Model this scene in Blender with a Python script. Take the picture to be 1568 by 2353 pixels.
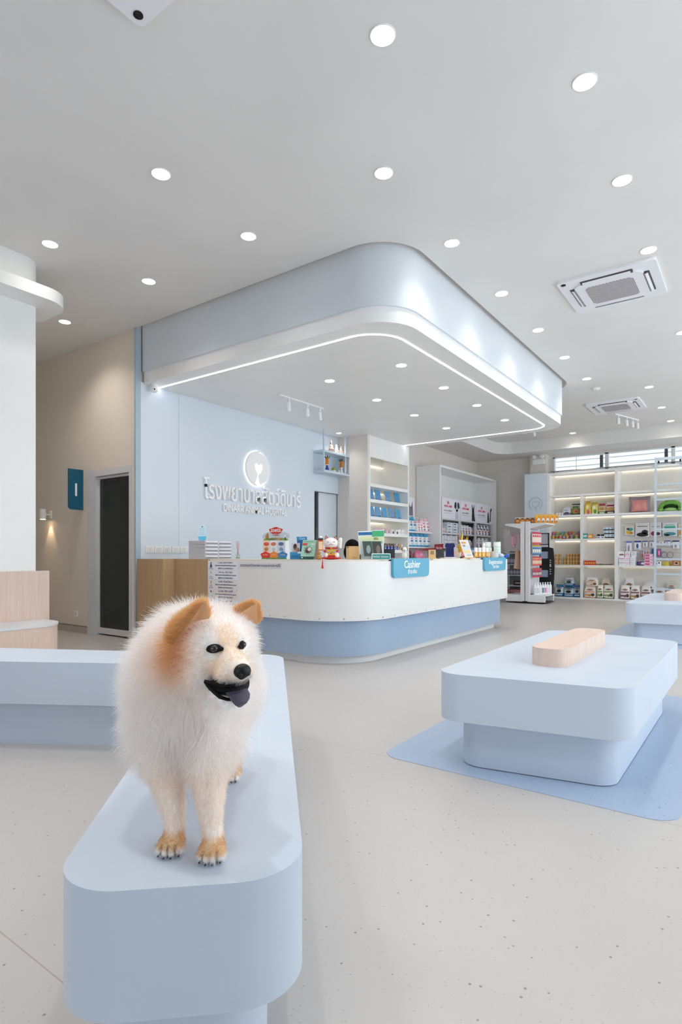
import bpy, bmesh, math, random
from mathutils import Vector, Matrix, Euler, noise

# ------------------------------------------------------------------ camera, world, exposure
S = bpy.context.scene
for o in list(bpy.data.objects):
    bpy.data.objects.remove(o)
COL = S.collection
THETA = math.radians(35.7)        # camera heading, measured from the +X axis of the room
FPX, HOR, CAMZ = 1335.0, 1274.0, 1.10
cam_data = bpy.data.cameras.new('camera')
cam = bpy.data.objects.new('camera', cam_data)
COL.objects.link(cam)
cam.location = (0, 0, CAMZ)
cam.rotation_euler = (math.radians(90), 0, THETA - math.radians(90))
cam_data.sensor_fit = 'HORIZONTAL'
cam_data.sensor_width = 36.0
cam_data.lens = 36.0 * FPX / 1568.0
cam_data.shift_y = (HOR - 1176.5) / 1568.0
cam_data.clip_start = 0.02
cam_data.clip_end = 200
S.camera = cam

SKY, DAY_R, DAY_G, DAY_B = 3.0, 0.96, 0.98, 1.0
LAMP_W, LENS_E = 32.0, 14.0
S.view_settings.view_transform = 'Standard'
S.view_settings.look = 'None'
S.view_settings.gamma = 1.0
S.view_settings.use_curve_mapping = False
S.view_settings.exposure = 0.23
W = bpy.data.worlds.new('daylight')
S.world = W
W.use_nodes = True
bg = W.node_tree.nodes['Background']
bg.inputs['Color'].default_value = (DAY_R, DAY_G, DAY_B, 1)
bg.inputs['Strength'].default_value = SKY
S.cycles.max_bounces = 14
S.cycles.diffuse_bounces = 9
S.cycles.glossy_bounces = 3
S.cycles.transparent_max_bounces = 24
S.cycles.caustics_reflective = False
S.cycles.caustics_refractive = False
S.cycles.sample_clamp_indirect = 6.0

def portal(name, loc, rot, sx, sy):
    d = bpy.data.lights.new(name, 'AREA')
    d.shape = 'RECTANGLE'; d.size = sx; d.size_y = sy
    d.cycles.is_portal = True
    o = bpy.data.objects.new(name, d)
    COL.objects.link(o); o.location = loc; o.rotation_euler = rot
    return o
portal('storefront_daylight', (8.3, -2.42, 1.9), (math.radians(-90), 0, 0), 14.6, 3.5)

portal('fill_window_daylight', (-2.4, .9, 1.6), (0, math.radians(-90), 0), 1.6, 3.2)  # light portal for the added window in the unseen back wall

# ------------------------------------------------------------------ helpers
R = random.Random(7)

def lin(c):
    return c / 12.92 if c <= 0.04045 else ((c + 0.055) / 1.055) ** 2.4

def rgb(h):
    h = h.lstrip('#')
    return tuple(lin(int(h[i:i + 2], 16) / 255.0) for i in (0, 2, 4)) + (1.0,)

MATS = {}
def mat(name, color='#ffffff', rough=0.5, spec=0.5, metal=0.0, emit=None, estr=0.0, alpha=1.0, trans=0.0, coat=0.0):
    key = name
    if key in MATS:
        return MATS[key]
    m = bpy.data.materials.new(name)
    m.use_nodes = True
    b = m.node_tree.nodes['Principled BSDF']
    b.inputs['Base Color'].default_value = rgb(color) if isinstance(color, str) else color
    b.inputs['Roughness'].default_value = rough
    b.inputs['Specular IOR Level'].default_value = spec
    b.inputs['Metallic'].default_value = metal
    b.inputs['Transmission Weight'].default_value = trans
    b.inputs['Alpha'].default_value = alpha
    b.inputs['Coat Weight'].default_value = coat
    if emit:
        b.inputs['Emission Color'].default_value = rgb(emit)
        b.inputs['Emission Strength'].default_value = estr
    MATS[key] = m
    return m

def P(color, rough=0.5, spec=0.5):
    """plain paint / print / plastic of one colour"""
    return mat('print_%s_%d' % (color.lstrip('#'), int(rough * 100)), color, rough, spec)

def nodes_of(m):
    nt = m.node_tree
    return nt, nt.nodes, nt.links, nt.nodes['Principled BSDF']

def noisy(name, c1, c2, scale=(1, 1, 1), rough=0.5, spec=0.5, detail=3.0, nscale=4.0, bump=0.0, lo=0.35, hi=0.65):
    """two tones mixed by a stretched noise: painted board, laminate, cloth"""
    if name in MATS:
        return MATS[name]
    m = mat(name, c1, rough, spec)
    nt, N, L, b = nodes_of(m)
    tc = N.new('ShaderNodeTexCoord'); mp = N.new('ShaderNodeMapping'); nz = N.new('ShaderNodeTexNoise')
    cr = N.new('ShaderNodeValToRGB')
    mp.inputs['Scale'].default_value = scale
    nz.inputs['Scale'].default_value = nscale; nz.inputs['Detail'].default_value = detail
    cr.color_ramp.elements[0].position = lo; cr.color_ramp.elements[0].color = rgb(c1)
    cr.color_ramp.elements[1].position = hi; cr.color_ramp.elements[1].color = rgb(c2)
    L.new(tc.outputs['Object'], mp.inputs['Vector']); L.new(mp.outputs[0], nz.inputs['Vector'])
    L.new(nz.outputs['Fac'], cr.inputs['Fac']); L.new(cr.outputs['Color'], b.inputs['Base Color'])
    if bump:
        bp = N.new('ShaderNodeBump'); bp.inputs['Strength'].default_value = bump
        L.new(nz.outputs['Fac'], bp.inputs['Height']); L.new(bp.outputs['Normal'], b.inputs['Normal'])
    return m

def glow(name, color, strength):
    if name in MATS:
        return MATS[name]
    m = bpy.data.materials.new(name); m.use_nodes = True
    nt = m.node_tree; nt.nodes.clear()
    e = nt.nodes.new('ShaderNodeEmission'); out = nt.nodes.new('ShaderNodeOutputMaterial')
    e.inputs['Color'].default_value = rgb(color); e.inputs['Strength'].default_value = strength
    nt.links.new(e.outputs[0], out.inputs['Surface'])
    MATS[name] = m
    return m

def thin_glass(name, tint='#ffffff', gloss=0.06):
    if name in MATS:
        return MATS[name]
    m = bpy.data.materials.new(name); m.use_nodes = True
    nt = m.node_tree; nt.nodes.clear()
    t = nt.nodes.new('ShaderNodeBsdfTransparent'); g = nt.nodes.new('ShaderNodeBsdfGlossy')
    mx = nt.nodes.new('ShaderNodeMixShader'); out = nt.nodes.new('ShaderNodeOutputMaterial')
    t.inputs['Color'].default_value = rgb(tint); g.inputs['Roughness'].default_value = 0.02
    mx.inputs['Fac'].default_value = gloss
    nt.links.new(t.outputs[0], mx.inputs[1]); nt.links.new(g.outputs[0], mx.inputs[2])
    nt.links.new(mx.outputs[0], out.inputs['Surface'])
    MATS[name] = m
    return m

def arc(cx, cy, r, a0, a1, n=10):
    return [(cx + r * math.cos(math.radians(a0 + (a1 - a0) * i / n)), cy + r * math.sin(math.radians(a0 + (a1 - a0) * i / n))) for i in range(n + 1)]

def rpoly(pts, radii, seg=10):
    """polygon with every corner rounded by its own radius"""
    out = []
    n = len(pts)
    if not isinstance(radii, (list, tuple)):
        radii = [radii] * n
    for i in range(n):
        p0, p1, p2 = Vector(pts[i - 1]), Vector(pts[i]), Vector(pts[(i + 1) % n])
        r = radii[i]
        if r <= 0:
            out.append(tuple(p1)); continue
        a, b = (p0 - p1).normalized(), (p2 - p1).normalized()
        ang = a.angle(b)
        t = r / math.tan(ang / 2)
        c = p1 + (a + b).normalized() * (r / math.sin(ang / 2))
        s, e = p1 + a * t - c, p1 + b * t - c
        a0 = math.atan2(s.y, s.x); a1 = math.atan2(e.y, e.x)
        d = (a1 - a0 + math.pi) % (2 * math.pi) - math.pi
        for k in range(seg + 1):
            q = a0 + d * k / seg
            out.append((c.x + r * math.cos(q), c.y + r * math.sin(q)))
    return out

def rrect(x0, x1, y0, y1, r, seg=8):
    return rpoly([(x0, y0), (x1, y0), (x1, y1), (x0, y1)], r, seg)

class MB:
    """collects shapes; build() links them as one mesh object"""
    def __init__(s):
        s.bm = bmesh.new(); s.mats = []
    def mi(s, m):
        if m not in s.mats:
            s.mats.append(m)
        return s.mats.index(m)
    def faces(s, vs, fs, m, smooth=True):
        i = s.mi(m)
        bv = [s.bm.verts.new(v) for v in vs]
        for f in fs:
            try:
                fc = s.bm.faces.new([bv[k] for k in f]); fc.material_index = i; fc.smooth = smooth
            except ValueError:
                pass
        return bv
    def box(s, x0, x1, y0, y1, z0, z1, m):
        v = [(x0, y0, z0), (x1, y0, z0), (x1, y1, z0), (x0, y1, z0), (x0, y0, z1), (x1, y0, z1), (x1, y1, z1), (x0, y1, z1)]
        s.faces(v, [(3, 2, 1, 0), (4, 5, 6, 7), (0, 1, 5, 4), (1, 2, 6, 5), (2, 3, 7, 6), (3, 0, 4, 7)], m)
        return s
    def bbox(s, x0, x1, y0, y1, z0, z1, m, r=0.004):
        """box with softened vertical edges and a chamfered top"""
        pl = rrect(x0, x1, y0, y1, r, 3)
        s.prism(pl, z0, z1 - r * 0.6, m)
        return s.prism(rrect(x0 + r * .6, x1 - r * .6, y0 + r * .6, y1 - r * .6, r, 3), z1 - r * 0.6, z1, m)
    def prism(s, poly, z0, z1, m, mtop=None):
        n = len(poly)
        v = [(p[0], p[1], z0) for p in poly] + [(p[0], p[1], z1) for p in poly]
        f = [tuple(range(n - 1, -1, -1))] + [(i, (i + 1) % n, n + (i + 1) % n, n + i) for i in range(n)]
        bv = s.faces(v, f, m)
        fc = s.bm.faces.new(bv[n:]); fc.material_index = s.mi(mtop or m); fc.smooth = True
        return s
    def plate(s, poly, o, ux, uy, un, d, m):
        """polygon in the plane (o, ux, uy), thickness d along un"""
        o, ux, uy, un = Vector(o), Vector(ux), Vector(uy), Vector(un)
        n = len(poly)
        a = [o + ux * p[0] + uy * p[1] for p in poly]
        v = a + [q + un * d for q in a]
        s.faces(v, [tuple(range(n - 1, -1, -1)), tuple(range(n, 2 * n))] + [(i, (i + 1) % n, n + (i + 1) % n, n + i) for i in range(n)], m)
        return s
    def yplate(s, poly, y, d, m):      # poly in (x, z), front face at y, thickness d towards +y
        return s.plate(poly, (0, y, 0), (1, 0, 0), (0, 0, 1), (0, 1, 0), d, m)
    def xplate(s, poly, x, d, m):      # poly in (-y, z), front face at x, thickness d towards +x
        return s.plate(poly, (x, 0, 0), (0, -1, 0), (0, 0, 1), (1, 0, 0), d, m)
    def lathe(s, prof, m, c=(0, 0, 0), seg=20, squash=1.0):
        n = len(prof); v = []
        for i in range(seg):
            a = 2 * math.pi * i / seg
            for r, z in prof:
                v.append((c[0] + r * math.cos(a), c[1] + r * math.sin(a) * squash, c[2] + z))
        f = []
        for i in range(seg):
            j = (i + 1) % seg
            for k in range(n - 1):
                f.append((i * n + k, j * n + k, j * n + k + 1, i * n + k + 1))
        if prof[0][0] > 1e-6: f.append(tuple(i * n for i in range(seg - 1, -1, -1)))
        if prof[-1][0] > 1e-6: f.append(tuple(i * n + n - 1 for i in range(seg)))
        s.faces(v, f, m)
        return s
    def cyl(s, c, r, z0, z1, m, seg=20):
        return s.lathe([(r, z0), (r, z1)], m, (c[0], c[1], 0), seg)
    def tube(s, pts, r, m, seg=8, closed=False):
        pts = [Vector(p) for p in pts]; n = len(pts); v = []
        for i, p in enumerate(pts):
            if closed:
                t = (pts[(i + 1) % n] - pts[i - 1]).normalized()
            else:
                t = (pts[min(i + 1, n - 1)] - pts[max(i - 1, 0)]).normalized()
            a = Vector((0, 0, 1)) if abs(t.z) < 0.9 else Vector((1, 0, 0))
            u = t.cross(a).normalized(); w = t.cross(u).normalized()
            rr = r[i] if isinstance(r, (list, tuple)) else r
            for k in range(seg):
                q = 2 * math.pi * k / seg
                v.append(p + (u * math.cos(q) + w * math.sin(q)) * rr)
        f = []
        for i in range(n if closed else n - 1):
            j = (i + 1) % n
            for k in range(seg):
                l = (k + 1) % seg
                f.append((i * seg + k, i * seg + l, j * seg + l, j * seg + k))
        if not closed:
            f.append(tuple(range(seg - 1, -1, -1))); f.append(tuple((n - 1) * seg + k for k in range(seg)))
        s.faces(v, f, m)
        return s
    def ell(s, c, r, m, seg=16, rings=10, rot=None):
        if not isinstance(r, (list, tuple)): r = (r, r, r)
        rm = rot or Matrix.Identity(3)
        c = Vector(c); v = [c + rm @ Vector((0, 0, -r[2]))]
        for i in range(1, rings):
            ph = -math.pi / 2 + math.pi * i / rings
            for k in range(seg):
                a = 2 * math.pi * k / seg
                v.append(c + rm @ Vector((r[0] * math.cos(ph) * math.cos(a), r[1] * math.cos(ph) * math.sin(a), r[2] * math.sin(ph))))
        v.append(c + rm @ Vector((0, 0, r[2]))); f = []
        for k in range(seg):
            l = (k + 1) % seg
            f.append((0, 1 + l, 1 + k))
            for i in range(rings - 2):
                a, b = 1 + i * seg, 1 + (i + 1) * seg
                f.append((a + k, a + l, b + l, b + k))
            a = 1 + (rings - 2) * seg
            f.append((a + k, a + l, len(v) - 1))
        s.faces(v, f, m)
        return s
    def text(s, body, size, o, ux, uy, m, bold=0.0, depth=0.0012, width=None, align='CENTER', height=None):
        """lettering laid in the plane (o, ux, uy), raised by depth"""
        cu = bpy.data.curves.new('lettering', 'FONT')
        cu.body = body; cu.size = 1.0; cu.align_x = align; cu.offset = bold; cu.extrude = 0.5; cu.resolution_u = 3
        ob = bpy.data.objects.new('lettering', cu); COL.objects.link(ob)
        dg = bpy.context.evaluated_depsgraph_get()
        me = ob.evaluated_get(dg).to_mesh()
        o, ux, uy = Vector(o), Vector(ux), Vector(uy); un = ux.cross(uy)
        xs = [v.co.x for v in me.vertices]; ys = [v.co.y for v in me.vertices]
        if xs:
            sx = sy = size
            if width: sx = width / max(1e-6, max(xs) - min(xs))
            if height: sy = height / max(1e-6, max(ys) - min(ys))
            mid = (max(xs) + min(xs)) / 2 if align == 'CENTER' else min(xs)
            par = list(range(len(me.vertices)))      # letters that touch get slightly different relief
            def root(i):
                while par[i] != i:
                    par[i] = par[par[i]]; i = par[i]
                return i
            for p in me.polygons:
                r0 = root(p.vertices[0])
                for q in p.vertices[1:]: par[root(q)] = r0
            ids = {}
            lift = [1 + .03 * (ids.setdefault(root(i), len(ids)) % 5) for i in range(len(par))]
            vs = [o + ux * ((v.co.x - mid) * sx) + uy * (v.co.y * sy) + un * ((v.co.z + 0.5) * depth * lift[v.index]) for v in me.vertices]
            s.faces(vs, [tuple(p.vertices) for p in me.polygons], m, False)
        bpy.data.objects.remove(ob); bpy.data.curves.remove(cu)
        return s
    def build(s, name, parent=None, loc=None, sharp=35):
        bmesh.ops.recalc_face_normals(s.bm, faces=s.bm.faces)
        me = bpy.data.meshes.new(name)
        s.bm.to_mesh(me); s.bm.free()
        for m in s.mats: me.materials.append(m)
        try: me.set_sharp_from_angle(angle=math.radians(sharp))
        except Exception: pass
        o = bpy.data.objects.new(name, me); COL.objects.link(o)
        if parent: o.parent = parent
        if loc is not None: o.location = loc
        return o

def tag(o, label=None, cat=None, group=None, kind=None):
    if label: o['label'] = label
    if cat: o['category'] = cat
    if group: o['group'] = group
    if kind: o['kind'] = kind
    return o

AT_SCALE = {}
def thing(name, label, cat, loc=(0, 0, 0), rz=0.0, group=None):
    o = bpy.data.objects.new(name, None); COL.objects.link(o)
    o.empty_display_size = 0.1
    z = loc[2] + (.0008 if loc[2] > .02 else 0)      # a hair of air under whatever stands on something
    o.location = (loc[0], loc[1], z); o.rotation_euler = (0, 0, math.radians(rz))
    k = AT_SCALE.get((round(loc[0], 4), round(loc[1], 4)))
    if k: o.scale = (k, k, k)
    return tag(o, label, cat, group)

def dup(root, label, loc, rz=None, group=None, scale=None):
    """a copy of a thing, of its parts and of their sub-parts"""
    r = root.copy(); COL.objects.link(r); r.location = (loc[0], loc[1], loc[2] + .0008)
    if rz is not None: r.rotation_euler = (0, 0, math.radians(rz))
    if scale is not None: r.scale = scale
    r['label'] = label
    if group: r['group'] = group
    for ch in list(root.children):
        c = ch.copy(); COL.objects.link(c); c.parent = r
        for g in list(ch.children):
            d = g.copy(); COL.objects.link(d); d.parent = c
    return r

def struct(mb, name, parent=None):
    o = mb.build(name, parent)
    o['kind'] = 'structure'
    return o

def sight(u):
    k = (u - 784.0) / FPX
    return math.sin(THETA) * k + math.cos(THETA), -math.cos(THETA) * k + math.sin(THETA)
def sx(u, Y):           # x on the plane y = Y seen along photo column u
    a, b = sight(u); return Y / b * a
def sy(u, X):           # y on the plane x = X seen along photo column u
    a, b = sight(u); return X / a * b
def sz(v, x, y):        # height of photo row v at the place (x, y)
    return CAMZ + (HOR - v) * (math.cos(THETA) * x + math.sin(THETA) * y) / FPX
ORD = ['first', 'second', 'third', 'fourth', 'fifth', 'sixth', 'seventh', 'eighth', 'ninth', 'tenth', 'eleventh', 'twelfth']
X_, Y_, Z_ = (1, 0, 0), (0, 1, 0), (0, 0, 1)
NX, NY = (-1, 0, 0), (0, -1, 0)

# ------------------------------------------------------------------ shared materials
M_ceil = noisy('ceiling_paint', '#dedcda', '#e2e0de', nscale=1.2, rough=0.9, spec=0.1)
M_wall = noisy('wall_paint', '#dcd6cf', '#e0dad3', nscale=1.5, rough=0.85, spec=0.15)
M_corr = noisy('corridor_wall_paint', '#e2d8cc', '#e5dbd0', nscale=1.5, rough=.85, spec=.15)
M_white = noisy('white_laminate', '#ebebea', '#eeeeed', nscale=2.0, rough=0.35, spec=0.4)
M_whiteM = mat('white_metal', '#ececec', 0.35, 0.5)
M_bench = noisy('pale_blue_laminate', '#c3cddb', '#c7d1de', nscale=2.5, rough=0.42, spec=0.4)
M_blue = noisy('blue_board', '#bccbda', '#c1cfdd', nscale=1.2, rough=0.3, spec=0.4)
M_accent = noisy('pale_blue_wall_board', '#d6dfe9', '#d9e2eb', nscale=1.2, rough=0.4, spec=0.35)
M_blueshelf = mat('blue_shelf_paint', '#c6d4e0', 0.4)
M_chrome = mat('brushed_steel', '#9a9a9c', 0.3, 0.5, 1.0)
M_black = mat('black_plastic', '#17171a', 0.4)
M_clear = thin_glass('clear_glass', '#f4f8fa', 0.07)

def wood(name, c1, c2, axis='z'):
    sc = {'z': (22, 22, 0.8), 'x': (0.8, 22, 22), 'y': (22, 0.8, 22)}[axis]
    return noisy(name, c1, c2, scale=sc, nscale=3.5, rough=0.5, spec=0.3, detail=4, lo=0.3, hi=0.7)
M_woodL = wood('light_oak_veneer', '#e0cabd', '#d6beb0')
M_woodLx = wood('light_oak_veneer_lengthwise', '#e0cabd', '#d6beb0', 'x')
M_woodD = wood('oak_veneer', '#b99a76', '#ad8f6c')

def floor_material(name, base, base2, speck, seams):
    m = noisy(name, base, base2, nscale=0.9, rough=0.33, spec=0.45)
    nt, N, L, b = nodes_of(m)
    tc = N.new('ShaderNodeTexCoord')
    src = b.inputs['Base Color'].links[0].from_socket
    for scale, size, col, fac in ((26.0, 0.105, speck, 0.75), (13.0, 0.05, speck, 0.5), (60.0, 0.14, speck, 0.35)):
        vo = N.new('ShaderNodeTexVoronoi'); vo.inputs['Scale'].default_value = scale
        nz = N.new('ShaderNodeTexWhiteNoise'); nz.noise_dimensions = '3D'
        lt = N.new('ShaderNodeMath'); lt.operation = 'LESS_THAN'; lt.inputs[1].default_value = size
        g2 = N.new('ShaderNodeMath'); g2.operation = 'LESS_THAN'; g2.inputs[1].default_value = 0.42
        mu = N.new('ShaderNodeMath'); mu.operation = 'MULTIPLY'
        mf = N.new('ShaderNodeMath'); mf.operation = 'MULTIPLY'; mf.inputs[1].default_value = fac
        mx = N.new('ShaderNodeMix'); mx.data_type = 'RGBA'
        L.new(tc.outputs['Object'], vo.inputs['Vector']); L.new(vo.outputs['Position'], nz.inputs['Vector'])
        L.new(vo.outputs['Distance'], lt.inputs[0]); L.new(nz.outputs['Value'], g2.inputs[0])
        L.new(lt.outputs[0], mu.inputs[0]); L.new(g2.outputs[0], mu.inputs[1]); L.new(mu.outputs[0], mf.inputs[0])
        L.new(mf.outputs[0], mx.inputs['Factor']); L.new(src, mx.inputs['A']); mx.inputs['B'].default_value = rgb(col)
        src = mx.outputs['Result']
    if seams:
        sp = N.new('ShaderNodeSeparateXYZ'); L.new(tc.outputs['Object'], sp.inputs[0])
        for x in seams:
            sb = N.new('ShaderNodeMath'); sb.operation = 'SUBTRACT'; sb.inputs[1].default_value = x
            ab = N.new('ShaderNodeMath'); ab.operation = 'ABSOLUTE'
            lt = N.new('ShaderNodeMath'); lt.operation = 'LESS_THAN'; lt.inputs[1].default_value = 0.0022
            mf = N.new('ShaderNodeMath'); mf.operation = 'MULTIPLY'; mf.inputs[1].default_value = 0.55
            mx = N.new('ShaderNodeMix'); mx.data_type = 'RGBA'
            L.new(sp.outputs['X'], sb.inputs[0]); L.new(sb.outputs[0], ab.inputs[0]); L.new(ab.outputs[0], lt.inputs[0])
            L.new(lt.outputs[0], mf.inputs[0]); L.new(mf.outputs[0], mx.inputs['Factor'])
            L.new(src, mx.inputs['A']); mx.inputs['B'].default_value = rgb('#8d7f78')
            src = mx.outputs['Result']
    L.new(src, b.inputs['Base Color'])
    return m
M_floor = floor_material('cream_speckled_vinyl', '#bfbab6', '#bbb6b2', '#6f645d', (0.795, 2.712, 4.63, 6.55, 8.47))
M_rug = floor_material('blue_speckled_vinyl', '#a2b3ca', '#9dafc7', '#5f7590', ())

# ------------------------------------------------------------------ the setting
M_alu = mat('pale_window_frame', '#dfe4e8', 0.4)
XB, YR, ZC = 15.6, 6.48, 4.0      # end wall, rear wall, ceiling height
struct(MB().box(-2.6, 17.5, -2.6, 10.2, -0.1, 0.0, M_floor), 'floor')
# ceiling with an opening round the reception canopy
HX0, HX1, HY0 = 4.51, 10.62, 2.62
c = MB()
c.box(-2.6, HX0, -2.6, 10.2, ZC, ZC + 0.25, M_ceil).box(HX1, 15.76, -2.6, 10.2, ZC, ZC + 0.25, M_ceil)
c.box(HX0, HX1, -2.6, HY0, ZC, ZC + 0.25, M_ceil).box(HX0, HX1, YR, 10.2, ZC, ZC + 0.25, M_ceil)
for cx, cy, a0, q in ((HX0 + .5, HY0 + .5, 180, (HX0, HY0)), (HX1 - .5, HY0 + .5, 270, (HX1, HY0))):
    c.prism([q] + arc(cx, cy, .5, a0, a0 + 90, 12)[::-1], ZC, ZC + 0.25, M_ceil)
c.box(HX0 - .3, HX1 + .3, HY0 - .3, YR + .3, ZC + 0.5, ZC + 0.55, M_ceil)
for a in ((HX0 - .3, HX0 - .25, HY0 - .3, YR), (HX1 + .25, HX1 + .3, HY0 - .3, YR), (HX0 - .3, HX1 + .3, HY0 - .3, HY0 - .25)):
    c.box(*a, ZC + .25, ZC + .5, M_ceil)
struct(c, 'ceiling')
# dropped border of the ceiling by the end wall
pl = [(14.78, -2.6), (15.76, -2.6), (15.76, YR), (11.0, YR), (11.0, 5.53)] + rpoly([(11.0, 5.53), (14.78, 5.53), (14.78, -2.6)], [0, .45, 0], 12)[1:-1]
struct(MB().prism(pl, 3.7, ZC, M_ceil), 'ceiling_border')
# walls
w = MB()
w.box(4.67, 8.16, YR, YR + .15, 0, ZC, M_wall)
w.box(9.05, XB, YR, YR + .15, 0, ZC, M_wall)
w.box(8.16, 9.05, YR, YR + .15, 2.235, ZC, M_wall)
w.box(8.1, 9.1, YR + 1.2, YR + 1.3, 0, 2.6, M_wall).box(8.02, 8.1, YR + .15, YR + 1.3, 0, 2.6, M_wall).box(9.1, 9.18, YR + .15, YR + 1.3, 0, 2.6, M_wall).box(8.02, 9.18, YR + .15, YR + 1.3, 2.5, 2.6, M_wall)
struct(w, 'wall_rear')
w = MB()
w.box(4.5, 4.66, YR + .001, 6.553, 0, ZC, M_corr).box(4.5, 4.66, 7.565, 10.2, 0, ZC, M_corr).box(4.5, 4.66, 6.555, 7.565, 2.25, ZC, M_corr)
w.box(4.67, 4.72, 6.64, 7.8, 0, 2.4, M_corr)  # unseen board added behind the door to block stray sky light
struct(w, 'wall_corridor')
struct(MB().box(2.0, 4.6, 10.05, 10.2, 0, ZC, M_wall), 'wall_left')
M_cool = mat('cool_grey_paint', '#bcc7d4', .8)  # cool tone chosen so the unseen walls bounce bluish light
w = MB().box(-2.6, -2.45, -2.6, -.7, 0, ZC, M_cool).box(-2.6, -2.45, 2.5, 10.2, 0, ZC, M_cool).box(-2.6, -2.45, -.7, 2.5, 0, .8, M_cool).box(-2.6, -2.45, -.7, 2.5, 2.4, ZC, M_cool)
struct(w, 'wall_back')
struct(MB().box(-2.56, -2.5, -.7, -.66, 0.8, 2.4, M_alu).box(-2.56, -2.5, 2.46, 2.5, 0.8, 2.4, M_alu).box(-2.56, -2.5, .88, .92, 0.8, 2.4, M_alu).box(-2.56, -2.5, -.66, 2.46, .8, .84, M_alu).box(-2.56, -2.5, -.66, 2.46, 2.36, 2.4, M_alu).box(-2.535, -2.53, -.66, 2.46, .84, 2.36, M_clear), 'window_5')  # window added in the unseen wall to brighten the dog's front
# end wall with the high windows
WZ0, WZ1 = 3.225, 3.63
w = MB()
w.box(XB, XB + .15, -2.6, YR + .15, 0, WZ0, M_wall).box(XB, XB + .15, -2.6, YR + .15, WZ1, ZC, M_wall).box(XB, XB + .15, 4.36, YR + .15, WZ0, WZ1, M_wall).box(XB, XB + .15, -2.6, -1.2, WZ0, WZ1, M_wall)
w.box(15.28, XB, 4.46, 4.86, 3.176, 3.7, M_wall)
struct(w, 'wall_end')
M_dkalu = mat('dark_steel_post', '#3a4048', 0.5)
M_louv = mat('white_louvre', '#f4f6f7', 0.5)
for i, (ya, yb) in enumerate(((4.36, 3.06), (3.06, 1.62), (1.62, .2))):
    f = MB()
    f.box(XB - .02, XB + .1, yb, ya, WZ0, WZ0 + .025, M_alu).box(XB - .02, XB + .1, yb, ya, WZ1 - .025, WZ1, M_alu)
    f.box(XB - .02, XB + .1, ya - .04, ya, WZ0, WZ1, M_alu).box(XB - .02, XB + .1, yb, yb + .04, WZ0, WZ1, M_alu)
    if i == 0: f.box(XB + .02, XB + .06, 3.79, 3.80, WZ0, WZ1, M_alu)
    w = struct(f, 'window_%d' % (i + 1))
    g = MB().box(XB + .045, XB + .05, yb + .04, ya - .04, WZ0 + .025, WZ1 - .025, M_clear).build('glass_pane', w)
    MB().box(XB + .17, XB + .23, yb + .13, yb + .2, WZ0 - .05, WZ1 + .05, M_dkalu).build('outer_post', w)
n_ = MB().box(17.0, 17.1, -4, 9, 1.5, 6, M_louv)  # siding put in for the outside louvres so the high windows look bright
for j in range(16):
    n_.box(16.985, 17.0, -4, 9, 2.6 + j * .16, 2.62 + j * .16, mat('siding_groove_shade', '#9da4aa', .6))  # groove shade painted on as grey strips
struct(n_, 'siding_backdrop')
# storefront behind and to the right of the camera: the daylight comes in here
f = MB()
f.box(-2.6, XB, -2.6, -2.45, 0, .12, M_alu).box(-2.6, XB + .6, -2.6, -2.45, 3.7, ZC, M_wall)
f.box(-2.6, 1.0, -2.6, -2.45, .12, 3.7, mat('cool_grey_paint', '#bcc7d4', .8))
for i in range(8):
    x = 1.0 + i * 2.08
    f.box(x - .04, x + .04, -2.58, -2.47, .12, 3.7, M_alu)
struct(f, 'storefront_frame')['kind'] = 'structure'
g = struct(MB().box(1.0, XB, -2.53, -2.52, .12, 3.7, M_clear), 'window_4')

# blue wall board behind the reception, with its vertical joints
a = MB()
for x0, x1 in ((4.56, 5.16), (5.164, 8.155)):
    a.box(x0, x1, YR - .035, YR - .001, 0, 3.32, M_accent)
a.box(8.16, 9.05, YR - .02, YR - .001, 2.24, 3.32, M_accent)
a.box(4.485, 4.56, YR - .035, YR - .001, 0, 3.999, mat('blue_edge_board', '#a9bccb', 0.5))
struct(a, 'wall_accent')
# pillar beside the niche
struct(MB().box(8.9, 8.96, 5.8, YR, 0, 3.34, M_wall), 'pillar')

# ---- reception canopy: blue band, white soffit, light line
def canopy_outline(d, r):
    x0, x1, y0 = 4.58 + d, 10.55 - d, 2.69 + d
    return rpoly([(x0, YR - .04), (x0, y0), (x1, y0), (x1, YR - .04)], [0, r, r, 0], 18)
cn = thing('reception_canopy', 'pale blue suspended ceiling canopy with white soffit and light line over the reception', 'canopy', (0, 0, 0))
M_band = noisy('satin_blue_band', '#d4dae1', '#d8dee4', nscale=1.1, rough=0.42, spec=0.35)
MB().prism(canopy_outline(0, .47), 3.452, ZC + .4, M_band).build('band', cn)
MB().prism(canopy_outline(.022, .45), 3.30, 3.452, M_white, M_white).build('soffit', cn)
def ribbon(path, wd, z0, z1, m):
    b = MB(); n = len(path); pts = [Vector(p) for p in path]; L, Rr = [], []
    for i in range(n):
        t = (pts[min(i + 1, n - 1)] - pts[max(i - 1, 0)]).normalized(); nn = Vector((-t.y, t.x))
        L.append(pts[i] + nn * wd / 2); Rr.append(pts[i] - nn * wd / 2)
    v = [(p.x, p.y, z0) for p in L] + [(p.x, p.y, z0) for p in Rr] + [(p.x, p.y, z1) for p in L] + [(p.x, p.y, z1) for p in Rr]
    f = []
    for i in range(n - 1):
        f += [(i, i + 1, n + i + 1, n + i), (2 * n + i, 3 * n + i, 3 * n + i + 1, 2 * n + i + 1), (i, 2 * n + i, 2 * n + i + 1, i + 1), (n + i, n + i + 1, 3 * n + i + 1, 3 * n + i)]
    f += [(0, n, 3 * n, 2 * n), (n - 1, 3 * n - 1, 4 * n - 1, 2 * n - 1)]
    b.faces(v, f, m)
    return b
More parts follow.
